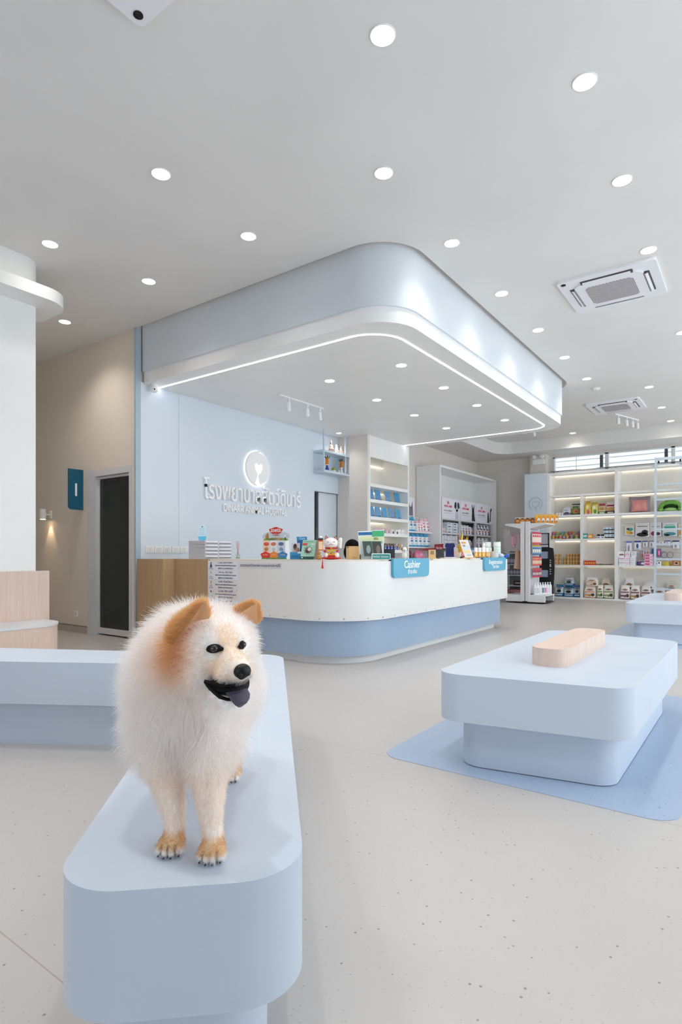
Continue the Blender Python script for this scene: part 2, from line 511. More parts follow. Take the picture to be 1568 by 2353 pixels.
led = rpoly([(4.83, YR - .04), (4.83, 2.955), (10.28, 2.955), (10.28, 5.79)], [0, .4, .3, 0], 16)
ribbon(led, .022, 3.2965, 3.3005, glow('canopy_light_line', '#fbf7ff', 9.0)).build('light_line', cn)
ribbon(rpoly([(4.545, YR - .1), (4.545, 2.655), (10.585, 2.655), (10.585, YR - .1)], [0, .5, .5, 0], 16), .02, ZC + .3, ZC + .31, glow('cove_light', '#ffd49a', 3.0)).build('cove_light', cn)

# ---- column block on the left with its round-cornered cornice
cb = MB()
cb.box(-2.45, 2.95, 5.9, 9.9, 0, ZC, M_white)
struct(cb, 'wall_column')
b = MB()
b.prism(rpoly([(-2.45, 5.62), (3.18, 5.62), (3.18, 6.3), (-2.45, 6.3)], [0, .24, .12, 0], 10), 3.585, 3.705, M_white)
b.prism(rpoly([(-2.45, 5.78), (2.97, 5.78), (2.97, 6.3), (-2.45, 6.3)], [0, .2, .1, 0], 10), 3.705, ZC, M_white)
struct(b, 'trim_1')

# ---- door 1 in the corridor wall
M_frame = mat('white_door_frame', '#d5d4d6', 0.45)
M_dark = noisy('dark_frosted_glass', '#10191a', '#1a2423', scale=(1, 1.5, .2), nscale=1.2, rough=0.22, spec=0.6)
dr = bpy.data.objects.new('door_1', None); COL.objects.link(dr); dr['kind'] = 'structure'
f = MB()
f.box(4.49, 4.62, 7.38, 7.565, 0, 2.25, M_frame).box(4.49, 4.62, 6.555, 6.6, 0, 2.25, M_frame).box(4.49, 4.62, 6.6, 7.38, 2.165, 2.25, M_frame)
f.build('door_frame', dr)
f = MB()
f.box(4.535, 4.575, 6.60, 6.625, .02, 2.16, M_frame).box(4.535, 4.575, 7.345, 7.38, .02, 2.16, M_frame).box(4.535, 4.575, 6.625, 7.345, .02, .1, M_frame).box(4.535, 4.575, 6.625, 7.345, 2.13, 2.16, M_frame)
f.build('door_leaf', dr)
MB().box(4.55, 4.56, 6.625, 7.345, .1, 2.13, M_dark).build('glass_pane', dr)
# sliding door at the back of the niche
dr = bpy.data.objects.new('door_2', None); COL.objects.link(dr); dr['kind'] = 'structure'
MB().box(8.34, 9.05, YR + .03, YR + .07, 0, 2.235, M_accent).build('door_leaf', dr)
MB().box(8.335, 8.347, YR + .02, YR + .075, 0, 2.235, mat('steel_edge', '#8c949b', .4)).box(8.3, 8.34, YR + .05, YR + .06, 1.6, 2.23, M_dkalu).build('door_edge', dr)
MB().box(8.16, 9.05, YR - .022, YR - .002, 2.228, 2.24, mat('track_shadow_grey', '#6d7780', .5)).build('door_track', dr)
struct(MB().box(4.47, 4.5, 7.57, 10.0, 0, .09, mat('grey_skirting', '#b4aca4', .5)).box(4.47, 4.5, 7.57, 10.0, .09, .1, mat('skirting_recess_shade', '#7c746d', .5)), 'baseboard_left')  # dark strip on top draws the shade of the skirting recess

# ---- blue vinyl fields in the floor
struct(MB().prism(rpoly([(2.708, 1.69), (2.708, .26), (5.16, .27), (5.16, 1.69)], .12, 8), 0, .0025, M_rug), 'floor_inlay_1')
struct(MB().prism(rpoly([(7.8, 1.69), (7.8, .26), (10.6, .27), (10.6, 1.69)], .12, 8), 0, .0025, M_rug), 'floor_inlay_2')

# ------------------------------------------------------------------ benches
def inset_poly(pts, d):
    out = []; n = len(pts)
    for i in range(n):
        a, b, c_ = Vector(pts[i - 1]), Vector(pts[i]), Vector(pts[(i + 1) % n])
        e1, e2 = (b - a).normalized(), (c_ - b).normalized()
        n1, n2 = Vector((-e1.y, e1.x)), Vector((-e2.y, e2.x))
        k = (n1 + n2); k = k / max(0.2, k.dot(n1)) * 1.0
        out.append(tuple(b + k * d))
    return out
# angled bench under the dog (counter-clockwise outline)
LB = [(.529, 1.04), (.85, .693), (2.66, 2.345), (1.31, 4.93), (1.0, 4.44), (2.157, 2.506)]
t = thing('angled_bench', 'long angled pale blue bench that the fluffy dog stands on', 'bench')
MB().prism(rpoly(LB, [.13, .13, .16, .12, .12, .02], 14), .25, .49, M_bench).build('seat', t)
MB().prism(rpoly(inset_poly(LB, .075), [.11, .11, .13, .1, .1, .03], 12), 0, .25, M_bench).build('base', t)

def table_bench(name, label, pts, group):
    t = thing(name, label, 'bench', (pts[0][0], pts[0][1], 0), 0, group)
    q = [(p[0] - pts[0][0], p[1] - pts[0][1]) for p in pts]
    MB().prism(rpoly(q, .12, 12), .25, .49, M_bench).build('seat', t)
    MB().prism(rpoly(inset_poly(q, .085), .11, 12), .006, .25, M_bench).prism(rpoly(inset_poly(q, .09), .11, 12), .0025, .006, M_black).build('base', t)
    return t
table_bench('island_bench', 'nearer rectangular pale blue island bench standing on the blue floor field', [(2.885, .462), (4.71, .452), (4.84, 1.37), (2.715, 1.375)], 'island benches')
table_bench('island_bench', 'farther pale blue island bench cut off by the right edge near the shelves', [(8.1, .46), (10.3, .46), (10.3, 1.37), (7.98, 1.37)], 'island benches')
wb = rpoly([(3.215, .835), (4.275, .835), (4.275, 1.035), (3.215, 1.035)], [.085] * 4, 8)
tag(MB().prism(wb, .49, .588, M_woodL, M_woodLx).build('wooden_block'), 'round-ended light wooden block on the nearer island bench', 'block', 'wooden blocks on the island benches')
wb = rpoly([(8.75, .8), (9.9, .8), (9.9, 1.02), (8.75, 1.02)], [.085] * 4, 8)
tag(MB().prism(wb, .49, .588, M_woodL, M_woodLx).build('wooden_block'), 'light wooden block on the farther island bench at the right edge', 'block', 'wooden blocks on the island benches')

# wall bench and its wooden back by the column
t = thing('wall_bench', 'wooden wall bench with pale top and rounded end beside the white column', 'bench', (0, 0, 0))
MB().prism(rpoly([(-2.3, 5.35), (3.0, 5.35), (3.0, 5.86), (-2.3, 5.86)], [0, .3, .02, 0], 12), 0, .43, M_woodL).build('base', t)
MB().prism(rpoly([(-2.3, 5.345), (3.005, 5.345), (3.005, 5.86), (-2.3, 5.86)], [0, .3, .02, 0], 12), .43, .45, mat('pale_grey_seat_top', '#d9dbe0', .4)).build('seat', t)
MB().box(-2.3, 3.07, 5.865, 5.895, 0, .935, M_woodL).build('backrest', t)

# ------------------------------------------------------------------ reception counter
M_panel = noisy('white_counter_panel', '#e2e1e0', '#e5e4e3', nscale=1.2, rough=0.25, spec=0.45)
M_speck = floor_material('blue_speckled_base', '#9db1c9', '#99adc6', '#5c7088', ())
MATS['blue_speckled_base'].node_tree.nodes['Principled BSDF'].inputs['Roughness'].default_value = 0.14
def L_outline(x0, y0, x1, r, yb, w_):
    return rpoly([(x0, yb), (x0, y0), (x1, y0), (x1, 3.75 - w_), (5.2 - w_, 3.75 - w_), (5.2 - w_, yb)], [0, r, 0, 0, .1, 0], 18)
ct = thing('reception_counter', 'long white reception counter with rounded corner and blue speckled base', 'counter')
p = MB().prism(L_outline(4.5, 3.10, 8.65, .65, 5.106, 0), .44, 1.03, M_panel)
M_screw = mat('screw_head', '#9a9a9e', .35, .5, .8)
for i in range(16):
    x = 5.05 + i * .235
    p.ell((x, 3.0985, .462), (.006, .003, .006), M_screw, 8, 5)
for a in (200, 222, 244, 262):
    q = math.radians(a); p.ell((5.15 + .6515 * math.cos(q), 3.75 + .6515 * math.sin(q), .462), (.006, .006, .006), M_screw, 8, 5)
for y in (3.95, 4.15, 4.36, 4.6):
    p.ell((4.4985, y, .462), (.003, .006, .006), M_screw, 8, 5)
p.build('front_panel', ct)
MB().prism(L_outline(4.53, 3.13, 8.62, .62, 5.69, .03), 1.03, 1.047, mat('beige_counter_top', '#d8cfc4', .4)).build('countertop', ct)
MB().prism(L_outline(4.55, 3.16, 8.5, .6, 5.69, .06), .08, .44, M_speck).build('base', ct)
MB().prism(L_outline(4.61, 3.24, 8.46, .54, 5.69, .08), 0, .08, M_white).build('plinth', ct)
MB().box(4.5, 5.2, 5.108, 5.69, .08, 1.045, M_woodD).build('wood_panel', ct)
tag(MB().bbox(4.33, 5.2, 5.695, 6.2, 0, 1.045, M_woodD).build('wooden_cabinet'), 'low wooden cabinet at the wall end of the reception counter', 'cabinet')

# ------------------------------------------------------------------ downlights and other ceiling fittings
M_lens = glow('downlight_lens', '#fffdf6', LENS_E)
M_lensw = glow('downlight_lens_warm', '#fff3dc', LENS_E)
def make_downlight(label, x, y, z, r=.073, watts=LAMP_W, warm=False, group='recessed ceiling downlights'):
    t = thing('downlight', label, 'ceiling light', (x, y, z), 0, group)
    ring = [(r, 0), (r, -.006), (r * .93, -.008), (r * .88, -.002), (r * .86, 0)]
    MB().lathe(ring, M_whiteM, seg=28).build('rim', t)
    MB().lathe([(r * .87, -.0005), (r * .87, -.003), (0, -.0035)], M_lensw if warm else M_lens, seg=28).build('lens', t)
    d = bpy.data.lights.new('downlight_lamp', 'SPOT')
    d.energy = watts; d.spot_size = math.radians(130); d.spot_blend = 1.0; d.shadow_soft_size = r * .8
    d.color = (1, .93, .85) if warm else (1, .97, .935)
    o = bpy.data.objects.new('downlight_lamp', d); COL.objects.link(o); o.parent = t; o.location = (0, 0, -.012)
    return t
DL = [(2.769, 1.703, 'nearest downlight, big bright disc near the top centre'), (3.764, .865, 'bright downlight near the top right corner'),
      (2.792, 3.696, 'downlight in the left half, level with the one at centre'), (3.774, 2.313, 'downlight in the ceiling centre above the canopy corner'),
      (4.927, .858, 'downlight at the right between the top corner one and the air conditioner'), (2.818, 5.371, 'downlight close to the white column cornice at the far left'),
      (3.803, 3.772, 'downlight just left of the rounded canopy corner'), (4.994, 2.317, 'first downlight in the row right of the canopy, nearest its corner'),
      (6.201, .849, 'downlight right beside the nearer air conditioner'), (3.815, 5.255, 'downlight over the left face of the canopy, between two others'),
      (6.281, 2.317, 'second downlight along the right side of the canopy'), (3.868, 7.018, 'downlight farthest back over the corridor door'),
      (7.579, 2.311, 'third downlight along the right side of the canopy'), (8.861, 2.315, 'fourth downlight along the right side of the canopy'),
      (10.149, 2.298, 'fifth downlight along the canopy, just before the smoke detector'), (8.766, .809, 'downlight cut by the right edge of the picture'),
      (11.278, 1.537, 'downlight just above the farther air conditioner'), (12.992, 1.549, 'downlight behind the farther air conditioner'),
      (14.419, 1.544, 'downlight washing the ceiling border over the high windows'), (14.5, 3.6, 'downlight washing the ceiling border left of the far spot track')]
for x, y, lb in DL:
    make_downlight(lb, x, y, ZC, watts=LAMP_W * (1.0 if 'nearest downlight' in lb else .35 if 'cornice' in lb else .75 if 'the right side of the canopy' in lb else 2.0 if 'corridor' in lb else 1.5 if 'left face' in lb else 1), warm=(x > 14 or x < 4 and y > 5))
# unseen lamps added to carry the ceiling grid on, boosted to brighten the dog
for x, y, f_ in ((1.6, .85, 2.1), (.35, .85, 2.1), (.35, 2.31, 2.1), (1.5, 3.7, 2.1), (.2, 3.7, 2.1), (2.5, -.6, 1.0)):
    t = make_downlight('x', x, y, ZC, watts=LAMP_W * f_)
    for ch in list(t.children):
        mw = Matrix.Translation((x, y, ZC)) @ ch.matrix_basis
        ch.parent = bpy.data.objects['ceiling']; ch.matrix_basis = mw
    bpy.data.objects.remove(t)
rown = ['front', 'rear']
for j, y in enumerate((3.37, 4.41)):
    for i, x in enumerate((5.89, 7.01, 8.12, 9.28)):
        make_downlight('%s downlight from the corner in the %s row under the canopy soffit' % (ORD[i], rown[j]), x, y, 3.30, .068, LAMP_W * .8, group='downlights under the canopy')
make_downlight('small downlight over the hanging blue shelf', 8.52, 6.17, 3.30, .05, LAMP_W * .6, group='downlights under the canopy')

# ceiling cassette air conditioners
M_ac = mat('ac_white_plastic', '#e9e9ee', .4)
M_acd = mat('ac_dark_slot', '#4a4448', .6)
def grille_mat():
    m = mat('ac_grille', '#9a9398', .6)
    nt, N, L, b = nodes_of(m)
    tc = N.new('ShaderNodeTexCoord'); mp = N.new('ShaderNodeMapping'); mp.inputs['Rotation'].default_value = (0, 0, math.radians(45)); mp.inputs['Scale'].default_value = (42, 42, 42)
    ck = N.new('ShaderNodeTexVoronoi'); ck.inputs['Scale'].default_value = 1.0; ck.inputs['Randomness'].default_value = 0.0
    lt = N.new('ShaderNodeMath'); lt.operation = 'LESS_THAN'; lt.inputs[1].default_value = .3
    mx = N.new('ShaderNodeMix'); mx.data_type = 'RGBA'; mx.inputs['A'].default_value = rgb('#8f888c'); mx.inputs['B'].default_value = rgb('#e4e2e6')
    L.new(tc.outputs['Object'], mp.inputs['Vector']); L.new(mp.outputs[0], ck.inputs['Vector']); L.new(ck.outputs['Distance'], lt.inputs[0]); L.new(lt.outputs[0], mx.inputs['Factor']); L.new(mx.outputs['Result'], b.inputs['Base Color'])
    return m
M_grille = grille_mat()
def make_ac(label, x, y, rz, half=.47):
    t = thing('ceiling_air_conditioner', label, 'air conditioner', (x, y, ZC), rz, 'ceiling cassette air conditioners')
    k = half / .47
    MB().prism(rrect(-.47 * k, .47 * k, -.47 * k, .47 * k, .04), -.03, 0, M_ac).build('panel', t)
    MB().prism(rrect(-.34 * k, .34 * k, -.34 * k, .34 * k, .12), -.045, -.03, M_ac).build('inner_panel', t)
    MB().prism(rrect(-.235 * k, .235 * k, -.235 * k, .235 * k, .06), -.05, -.0455, M_grille).build('intake_grille', t)
    for q in range(4):
        m = Matrix.Rotation(math.radians(90 * q), 3, 'Z')
        s_ = MB()
        v = [m @ Vector(p) for p in ((-.25 * k, .33 * k, -.0465), (.25 * k, .33 * k, -.0465), (.25 * k, .385 * k, -.033), (-.25 * k, .385 * k, -.033), (-.25 * k, .33 * k, -.029), (.25 * k, .33 * k, -.029), (.25 * k, .385 * k, -.029), (-.25 * k, .385 * k, -.029))]
        s_.faces(v, [(0, 1, 2, 3), (4, 7, 6, 5), (0, 4, 5, 1), (1, 5, 6, 2), (2, 6, 7, 3), (3, 7, 4, 0)], M_acd)
        s_.build('outlet_slot', t)
        v = [m @ Vector(p) for p in ((-.23 * k, .345 * k, -.053), (.23 * k, .345 * k, -.053), (.23 * k, .37 * k, -.045), (-.23 * k, .37 * k, -.045), (-.23 * k, .345 * k, -.048), (.23 * k, .345 * k, -.048), (.23 * k, .37 * k, -.04), (-.23 * k, .37 * k, -.04))]
        MB().faces  # louvre blade
        s_ = MB(); s_.faces(v, [(0, 1, 2, 3), (4, 7, 6, 5), (0, 4, 5, 1), (1, 5, 6, 2), (2, 6, 7, 3), (3, 7, 4, 0)], M_ac); s_.build('louvre', t)
    MB().lathe([(.026, -.03), (.026, -.034), (0, -.036)], mat('sensor_black', '#0a0a12', .2), (-.41 * k, .41 * k, 0), 16).build('sensor', t)
    return t
make_ac('nearer ceiling air conditioner with grey grille, at the right', 6.83, 1.28, 0)
make_ac('farther ceiling air conditioner beyond the canopy end', 12.32, 2.25, 90)
make_ac('ceiling air conditioner corner peeking in at the top left edge', 1.47, 2.27, -90)

t = thing('smoke_detector', 'round white smoke detector on the ceiling beyond the canopy end', 'smoke detector', (10.83, 2.3, ZC))
MB().lathe([(.075, 0), (.075, -.012), (.06, -.02)], M_whiteM).build('base', t)
MB().lathe([(.05, -.02), (.045, -.035), (0, -.038)], M_whiteM).build('cap', t)

# spot tracks
def make_track(label, p0, p1, z, fr, group='spotlight tracks'):
    p0, p1 = Vector((*p0, 0)), Vector((*p1, 0)); d = p1 - p0
    rz = math.degrees(math.atan2(d.y, d.x)); ln = d.length
    t = thing('spot_track', label, 'track light', (p0.x, p0.y, z), rz, group)
    MB().box(0, ln, -.018, .018, -.02, 0, M_whiteM).build('rail', t)
    for f_ in fr:
        s_ = MB()
        x = ln * f_
        s_.box(x - .012, x + .012, -.012, .012, -.06, -.02, M_whiteM)
        s_.tube([(x, 0, -.06), (x, 0, -.09)], .008, M_whiteM)
        s_.tube([(x - .012, 0, -.08), (x + .002, 0, -.2)], .033, M_whiteM, 14)
        s_.build('spotlight', t)
    return t
make_track('white spot track with three spotlights under the canopy near the blue wall', (5.98, 5.34), (6.94, 5.32), 3.298, (.2, .62, .92))
make_track('far spot track before the high windows', (13.0, 2.4), (13.9, 2.1), ZC, (.15, .5, .75, .97))
make_track('spot track seen just under the far canopy edge', (12.6, 4.35), (13.4, 4.15), ZC, (.1, .5, .95))

t = thing('security_camera', 'white dome security camera under the canopy at the blue wall', 'camera', (4.70, 6.36, 3.30))
MB().lathe([(.045, 0), (.045, -.03), (.05, -.05), (.048, -.08), (.03, -.1), (0, -.105)], M_whiteM).build('housing', t)
MB().ell((-.02, -.033, -.07), (.014, .014, .014), M_black, 10, 8).build('lens', t)

# corridor wall fittings
t = thing('wall_sconce', 'small white cylinder wall light shining down the corridor wall', 'wall light', (4.5, 8.55, 1.69))
MB().lathe([(.045, -.075), (.045, .075)], M_whiteM, (-.12, 0, 0), 18).build('shade', t)
MB().box(-.02, 0, -.03, .03, -.06, .06, M_whiteM).tube([(-.02, 0, 0), (-.08, 0, 0)], .012, M_whiteM).build('bracket', t)
MB().lathe([(.038, -.0755), (0, -.0765)], glow('sconce_bulb', '#ffd9a8', 20.0), (-.12, 0, 0), 16).build('bulb', t)
d = bpy.data.lights.new('sconce_lamp', 'SPOT'); d.energy = 5; d.spot_size = math.radians(60); d.spot_blend = .6; d.color = (1, .72, .42); d.shadow_soft_size = .02
o = bpy.data.objects.new('sconce_lamp', d); COL.objects.link(o); o.parent = t; o.location = (-.07, 0, -.085); o.rotation_euler = (0, math.radians(-8), 0)
M_teal = mat('teal_sign', '#075a76', .4)
M_cyan = mat('cyan_sign_board', '#5aa6c4', .4)
M_txtw = mat('white_lettering', '#f4f6f8', .4)
t = thing('room_sign', 'teal blade sign with a white 1 beside the corridor door', 'sign', (4.5, 7.68, 2.0))
MB().yplate(rpoly([(-.215, -.28), (0, -.28), (0, .28), (-.215, .28)], [.05, 0, 0, 0], 6), 0, .02, M_teal).build('board', t)
MB().text('1', .25, (-.107, -.001, -.09), X_, Z_, M_txtw, .008).build('numeral', t)
t = thing('wall_outlet', 'small white outlet low on the corridor wall', 'outlet', (4.5, 7.86, .26))
MB().box(-.012, 0, -.045, .045, -.045, .045, M_whiteM).build('plate', t)
MB().box(-.014, -.012, -.018, .018, -.02, .02, mat('switch_key', '#dcdcdc', .4)).build('socket', t)
for i in range(5):
    x = 4.645 + i * .138
    t = thing('light_switch', '%s white switch plate from the corner on the blue wall' % ORD[i], 'switch', (x + .045, YR - .035, 1.162), 0, 'wall switch plates')
    MB().box(-.058, .058, -.012, 0, -.043, .043, M_whiteM).build('plate', t)
    MB().box(-.04, -.002, -.016, -.012, -.03, .03, mat('switch_key', '#dcdcdc', .4)).box(.002, .04, -.016, -.012, -.03, .03, mat('switch_key', '#dcdcdc', .4)).build('rocker', t)
tag(MB().box(-.3, 2.38, 5.885, 5.899, .95, 2.28, mat('pale_screen_film', '#d6dce4', .3)).build('wall_panel'), 'pale flat panel on the white column at the left edge', 'panel')

# hospital sign on the blue wall
M_sign = mat('sign_white', '#fbfafa', .5)
t = thing('hospital_sign', 'raised white hospital sign with lit round emblem on the blue wall', 'sign', (6.68, YR - .035, 2.45))
n = 40
# emblem: broad crescent and a heart with a tail
e = MB()
ro, out = .27, []
outer = arc(0, 0, .27, 78 - 360 + 172, 78, 44)   # from lower left round over the left to the top ... and on to the right
def emblem_polys():
    o1 = arc(0, 0, .272, 255, 90 - 0, 30)
    return o1
crescent = arc(0, 0, .272, 262, 88, 30) + arc(.055, -.01, .262, 98, 252, 30)
e.yplate(crescent, -.045, .03, M_sign)
face = arc(0, 0, .25, -84, 254, 48) + [(-.03, -.15), (-.01, -.1), (.0, -.15)]
e.yplate(face, -.04, .02, M_sign)
e.build('emblem', t)
h = [(.0, -.1), (.045, -.06), (.08, -.005), (.09, .04), (.075, .072), (.045, .078), (.01, .04), (-.03, .078), (-.066, .072), (-.08, .03), (-.06, -.02), (-.03, -.062)]
MB().yplate(h, -.046, .006, glow('emblem_heart_light', '#fffaf5', 1.15)).build('heart', t)
MB().plate(arc(0, 0, .262, 0, 352, 40), (0, -.012, 0), X_, Z_, (0, 1, 0), .004, glow('emblem_halo_light', '#fff4ea', 7.0)).build('halo_light', t)
MB().text('โรงพยาบาลสัตว์ดินาร์', .3, (-.02, -.004, -.545), X_, Z_, M_sign, .006, .03, width=2.15, height=.31).build('lettering', t)
MB().text('DINARR ANIMAL HOSPITAL', .12, (-.01, -.004, -.71), X_, Z_, M_sign, .01, .022, width=1.42, height=.115).build('lettering', t)

# ------------------------------------------------------------------ shop fittings
M_led = glow('shelf_light_strip', '#fff0cf', 3.4)
M_back = noisy('cream_back_panel', '#e3dfd8', '#e6e2db', nscale=1.5, rough=.6, spec=.2)
t = thing('shelving_unit', 'tall white built-in shelving with lit shelves under the high windows', 'shelving')
XF, XK = 15.0, 15.40
Y0_ = .55
SH = {'top': (3.10, 3.15), 's1': (2.535, 2.585), 's2': (2.03, 2.08), 's3': (1.44, 1.485), 's4': (.80, .84), 'base': (0, .04)}
MB().box(XK, XK + .03, Y0_, 4.344, 0, 3.15, M_back).build('back_panel', t)
for ya, yb, zb in ((4.28, 4.344, 3.15), (2.706, 2.773, 3.15), (Y0_, Y0_ + .06, 3.15), (3.50, 3.55, 2.535)):
    MB().box(XF, XK, ya, yb, 0, zb, M_white).build('upright', t)
for k, (za, zb) in SH.items():
    for ya, yb in (((2.773, 4.28), (Y0_ + .06, 2.706)) if k in ('top', 's1', 'base') else ((3.55, 4.28), (2.773, 3.50), (Y0_ + .06, 2.706))):
        if k == 's3' and yb < 2.75: continue
        MB().box(XF + .003, XK, ya, yb, za, zb, M_white).build('shelf', t)
        if k in ('top', 's1', 's2', 's3', 's4') and not (k == 's4'):
            MB().box(XK - .03, XK - .015, ya + .03, yb - .03, za - .008, za, M_led).build('light_strip', t)
        elif k == 's4':
            MB().box(XK - .03, XK - .015, ya + .03, yb - .03, za - .008, za, glow('shelf_light_dim', '#fff0cf', 1.6)).build('light_strip', t)
M_slat = mat('slatwall_grey', '#cfcac4', .5)
sw = MB()
for i in range(8):
    z = .86 + i * .14
    sw.box(XK - .018, XK, Y0_ + .06, 2.706, z, z + .128, M_slat)
sw.build('slat_panel', t)

t = thing('end_panel', 'pale blue tall cabinet panel with embossed ring beside the white shelving', 'cabinet', (15.0, 4.63, 0))
MB().box(0, .4, -.286, .29, 0, 3.17, M_accent).build('panel', t)
M_groove = mat('blue_groove', '#9fb2c2', .5)
MB().tube([(-.002, -p[0], 2.39 + p[1]) for p in arc(0, 0, .165, 235, -50, 30)], .006, M_groove, 6).tube([(-.002, -p[0], 2.39 + p[1]) for p in ((.03, -.16), (.0, -.1), (-.08, -.03), (-.09, .04), (-.05, .07), (0, .02), (.05, .07), (.09, .04), (.08, -.03), (0, -.1))], .005, M_groove, 6).build('embossed_ring', t)

t = thing('library_ladder', 'pale blue ladder leaning on the white shelving', 'ladder')
def lx(z): return 14.78 + .15 * z / 3.31
for y in (1.90, 1.365):
    MB().plate([(0, 0), (.045, 0), (.045, 3.31), (0, 3.31)], (lx(0), y + .022, 0), (0, -1, 0), Vector((.15, 0, 3.31)).normalized(), (1, 0, 0), .05, M_blueshelf).build('rail', t)
for i in range(8):
    z = .32 + i * .337
    MB().box(lx(z) + .005, lx(z) + .05, 1.38, 1.885, z - .02, z + .02, M_blueshelf).build('rung', t)
MB().box(14.93, 14.975, 1.34, 1.92, 3.24, 3.30, M_blueshelf).build('top_bar', t)
MB().box(14.94, 15.03, 1.83, 1.86, 3.18, 3.23, M_black).box(14.94, 15.03, 1.40, 1.43, 3.18, 3.23, M_black).build('hook', t)
t = thing('ladder_rail', 'thin steel ladder rail running along the shelving top under the windows', 'rail')
MB().tube([(15.04, 4.27, 3.19), (15.04, .6, 3.19)], .012, M_chrome, 8).build('tube', t)
for y in (4.1, 2.75, 1.3):
    MB().tube([(15.04, y, 3.15), (15.04, y, 3.19)], .01, M_chrome, 6).build('bracket', t)
t = thing('emergency_light', 'white twin-head emergency light on the wall box left of the high windows', 'emergency light', (15.28, 4.64, 3.43))
MB().bbox(-.08, 0, -.16, .14, 0, .13, M_whiteM, .01).build('battery_box', t)
for y in (-.1, .09):
    MB().tube([(-.05, y, .13), (-.05, y, .17)], .012, M_whiteM).tube([(-.02, y, .2), (-.1, y, .2)], .045, M_whiteM, 14).build('lamp_head', t)

# lit shelf unit by the pillar
t = thing('lit_shelf_unit', 'white lit shelf unit with curved header behind the counter', 'shelf unit')
UX0, UX1, UY0, UY1 = 8.962, 10.46, 5.80, 6.44
hd = [(UX0, 2.9), (UX1, 2.9), (UX1, 3.30), (UX0, 3.30)]
MB().yplate([(p[0], min(p[1], 3.298)) for p in hd], UY0, .05, M_white).build('header', t)
for a, b in ((UX0, UX0 + .04), (UX1 - .05, UX1)):
    MB().box(a, b, UY0 + .002, UY1, 0, 3.29, M_white).build('side_panel', t)
MB().box(UX0 + .04, UX1 - .05, UY1 - .03, UY1, 0, 3.29, M_back).build('back_panel', t)
UB = [2.385, 2.095, 1.775, 1.475, 1.16, .8]
for i, z in enumerate(UB):
    MB().box(UX0 + .04, UX1 - .05, UY0, UY1 - .03, z - .03, z + .03, M_white).build('shelf', t)
for z in [2.9] + [z - .03 for z in UB[:4]]:
    MB().box(UX0 + .06, UX1 - .07, UY1 - .06, UY1 - .045, z - .01, z - .001, M_led).build('light_strip', t)

# hanging blue shelf in the niche
t = thing('hanging_shelf', 'pale blue two-tier shelf hanging from the ceiling over the sliding door', 'shelf')
for z in (2.93, 2.575):
    MB().box(8.12, 8.90, 6.20, 6.455, z - .02, z + .02, M_blueshelf).build('shelf', t)
for x in (8.13, 8.79):
    MB().box(x - .012, x + .012, 6.205, 6.23, 2.595, 2.91, M_blueshelf).box(x - .012, x + .012, 6.205, 6.23, 2.95, 3.299, M_blueshelf).build('post', t)
MB().box(8.12, 8.90, 6.44, 6.455, 2.595, 2.91, M_blueshelf).build('back_panel', t)

# open cabinet, racks and header boards at the back
t = thing('display_cabinet', 'big open white cabinet behind the counter, three brand boards inside', 'cabinet')
KX0, KX1, KY0, KY1 = 12.0, 15.5, 5.86, 6.47
MB().box(KX0, KX0 + .05, KY0, KY1, 0, 3.14, M_white).build('side_panel', t)
MB().box(KX1 - .05, KX1, KY0, KY1, 0, 3.14, M_white).build('side_panel', t)
MB().box(KX0 + .05, KX1 - .05, KY0, KY1, 3.09, 3.14, M_white).build('top_board', t)
MB().box(KX0 + .05, KX1 - .05, KY1 - .03, KY1, 0, 3.09, M_white).build('back_panel', t)
M_rack = mat('rack_metal', '#d9dadd', .4)
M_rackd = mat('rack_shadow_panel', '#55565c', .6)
RX = [sx(u, 5.95) for u in (1015.5, 1058, 1094, 1132)]
ords = ['left', 'middle', 'right']
for i in range(3):
    x0, x1 = RX[i] + .012, RX[i + 1] - .012
    t = thing('product_rack', '%s metal rack in the open white cabinet, under a brand board' % ords[i], 'rack', (x0, 5.95, 0), 0, 'metal racks in the cabinet')
    w_ = x1 - x0
    for a in (0, w_ - .035):
        MB().box(a, a + .035, 0, .03, 0, 1.935, M_rack).box(a, a + .035, .4, .43, 0, 1.935, M_rack).build('post', t)
    for z in (1.94, 1.60, 1.27, .93, .55, .12):
        MB().box(.035, w_ - .035, 0, .43, z - .025, z, M_rack).build('shelf', t)
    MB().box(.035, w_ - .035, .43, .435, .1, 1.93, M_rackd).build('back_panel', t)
M_board = mat('brand_board_white', '#e9e6f0', .45)
M_red = mat('logo_red', '#d8304f', .5)
M_gray = mat('print_grey', '#8d8a94', .5)
M_dkanim = mat('print_dark', '#2c2a30', .5)
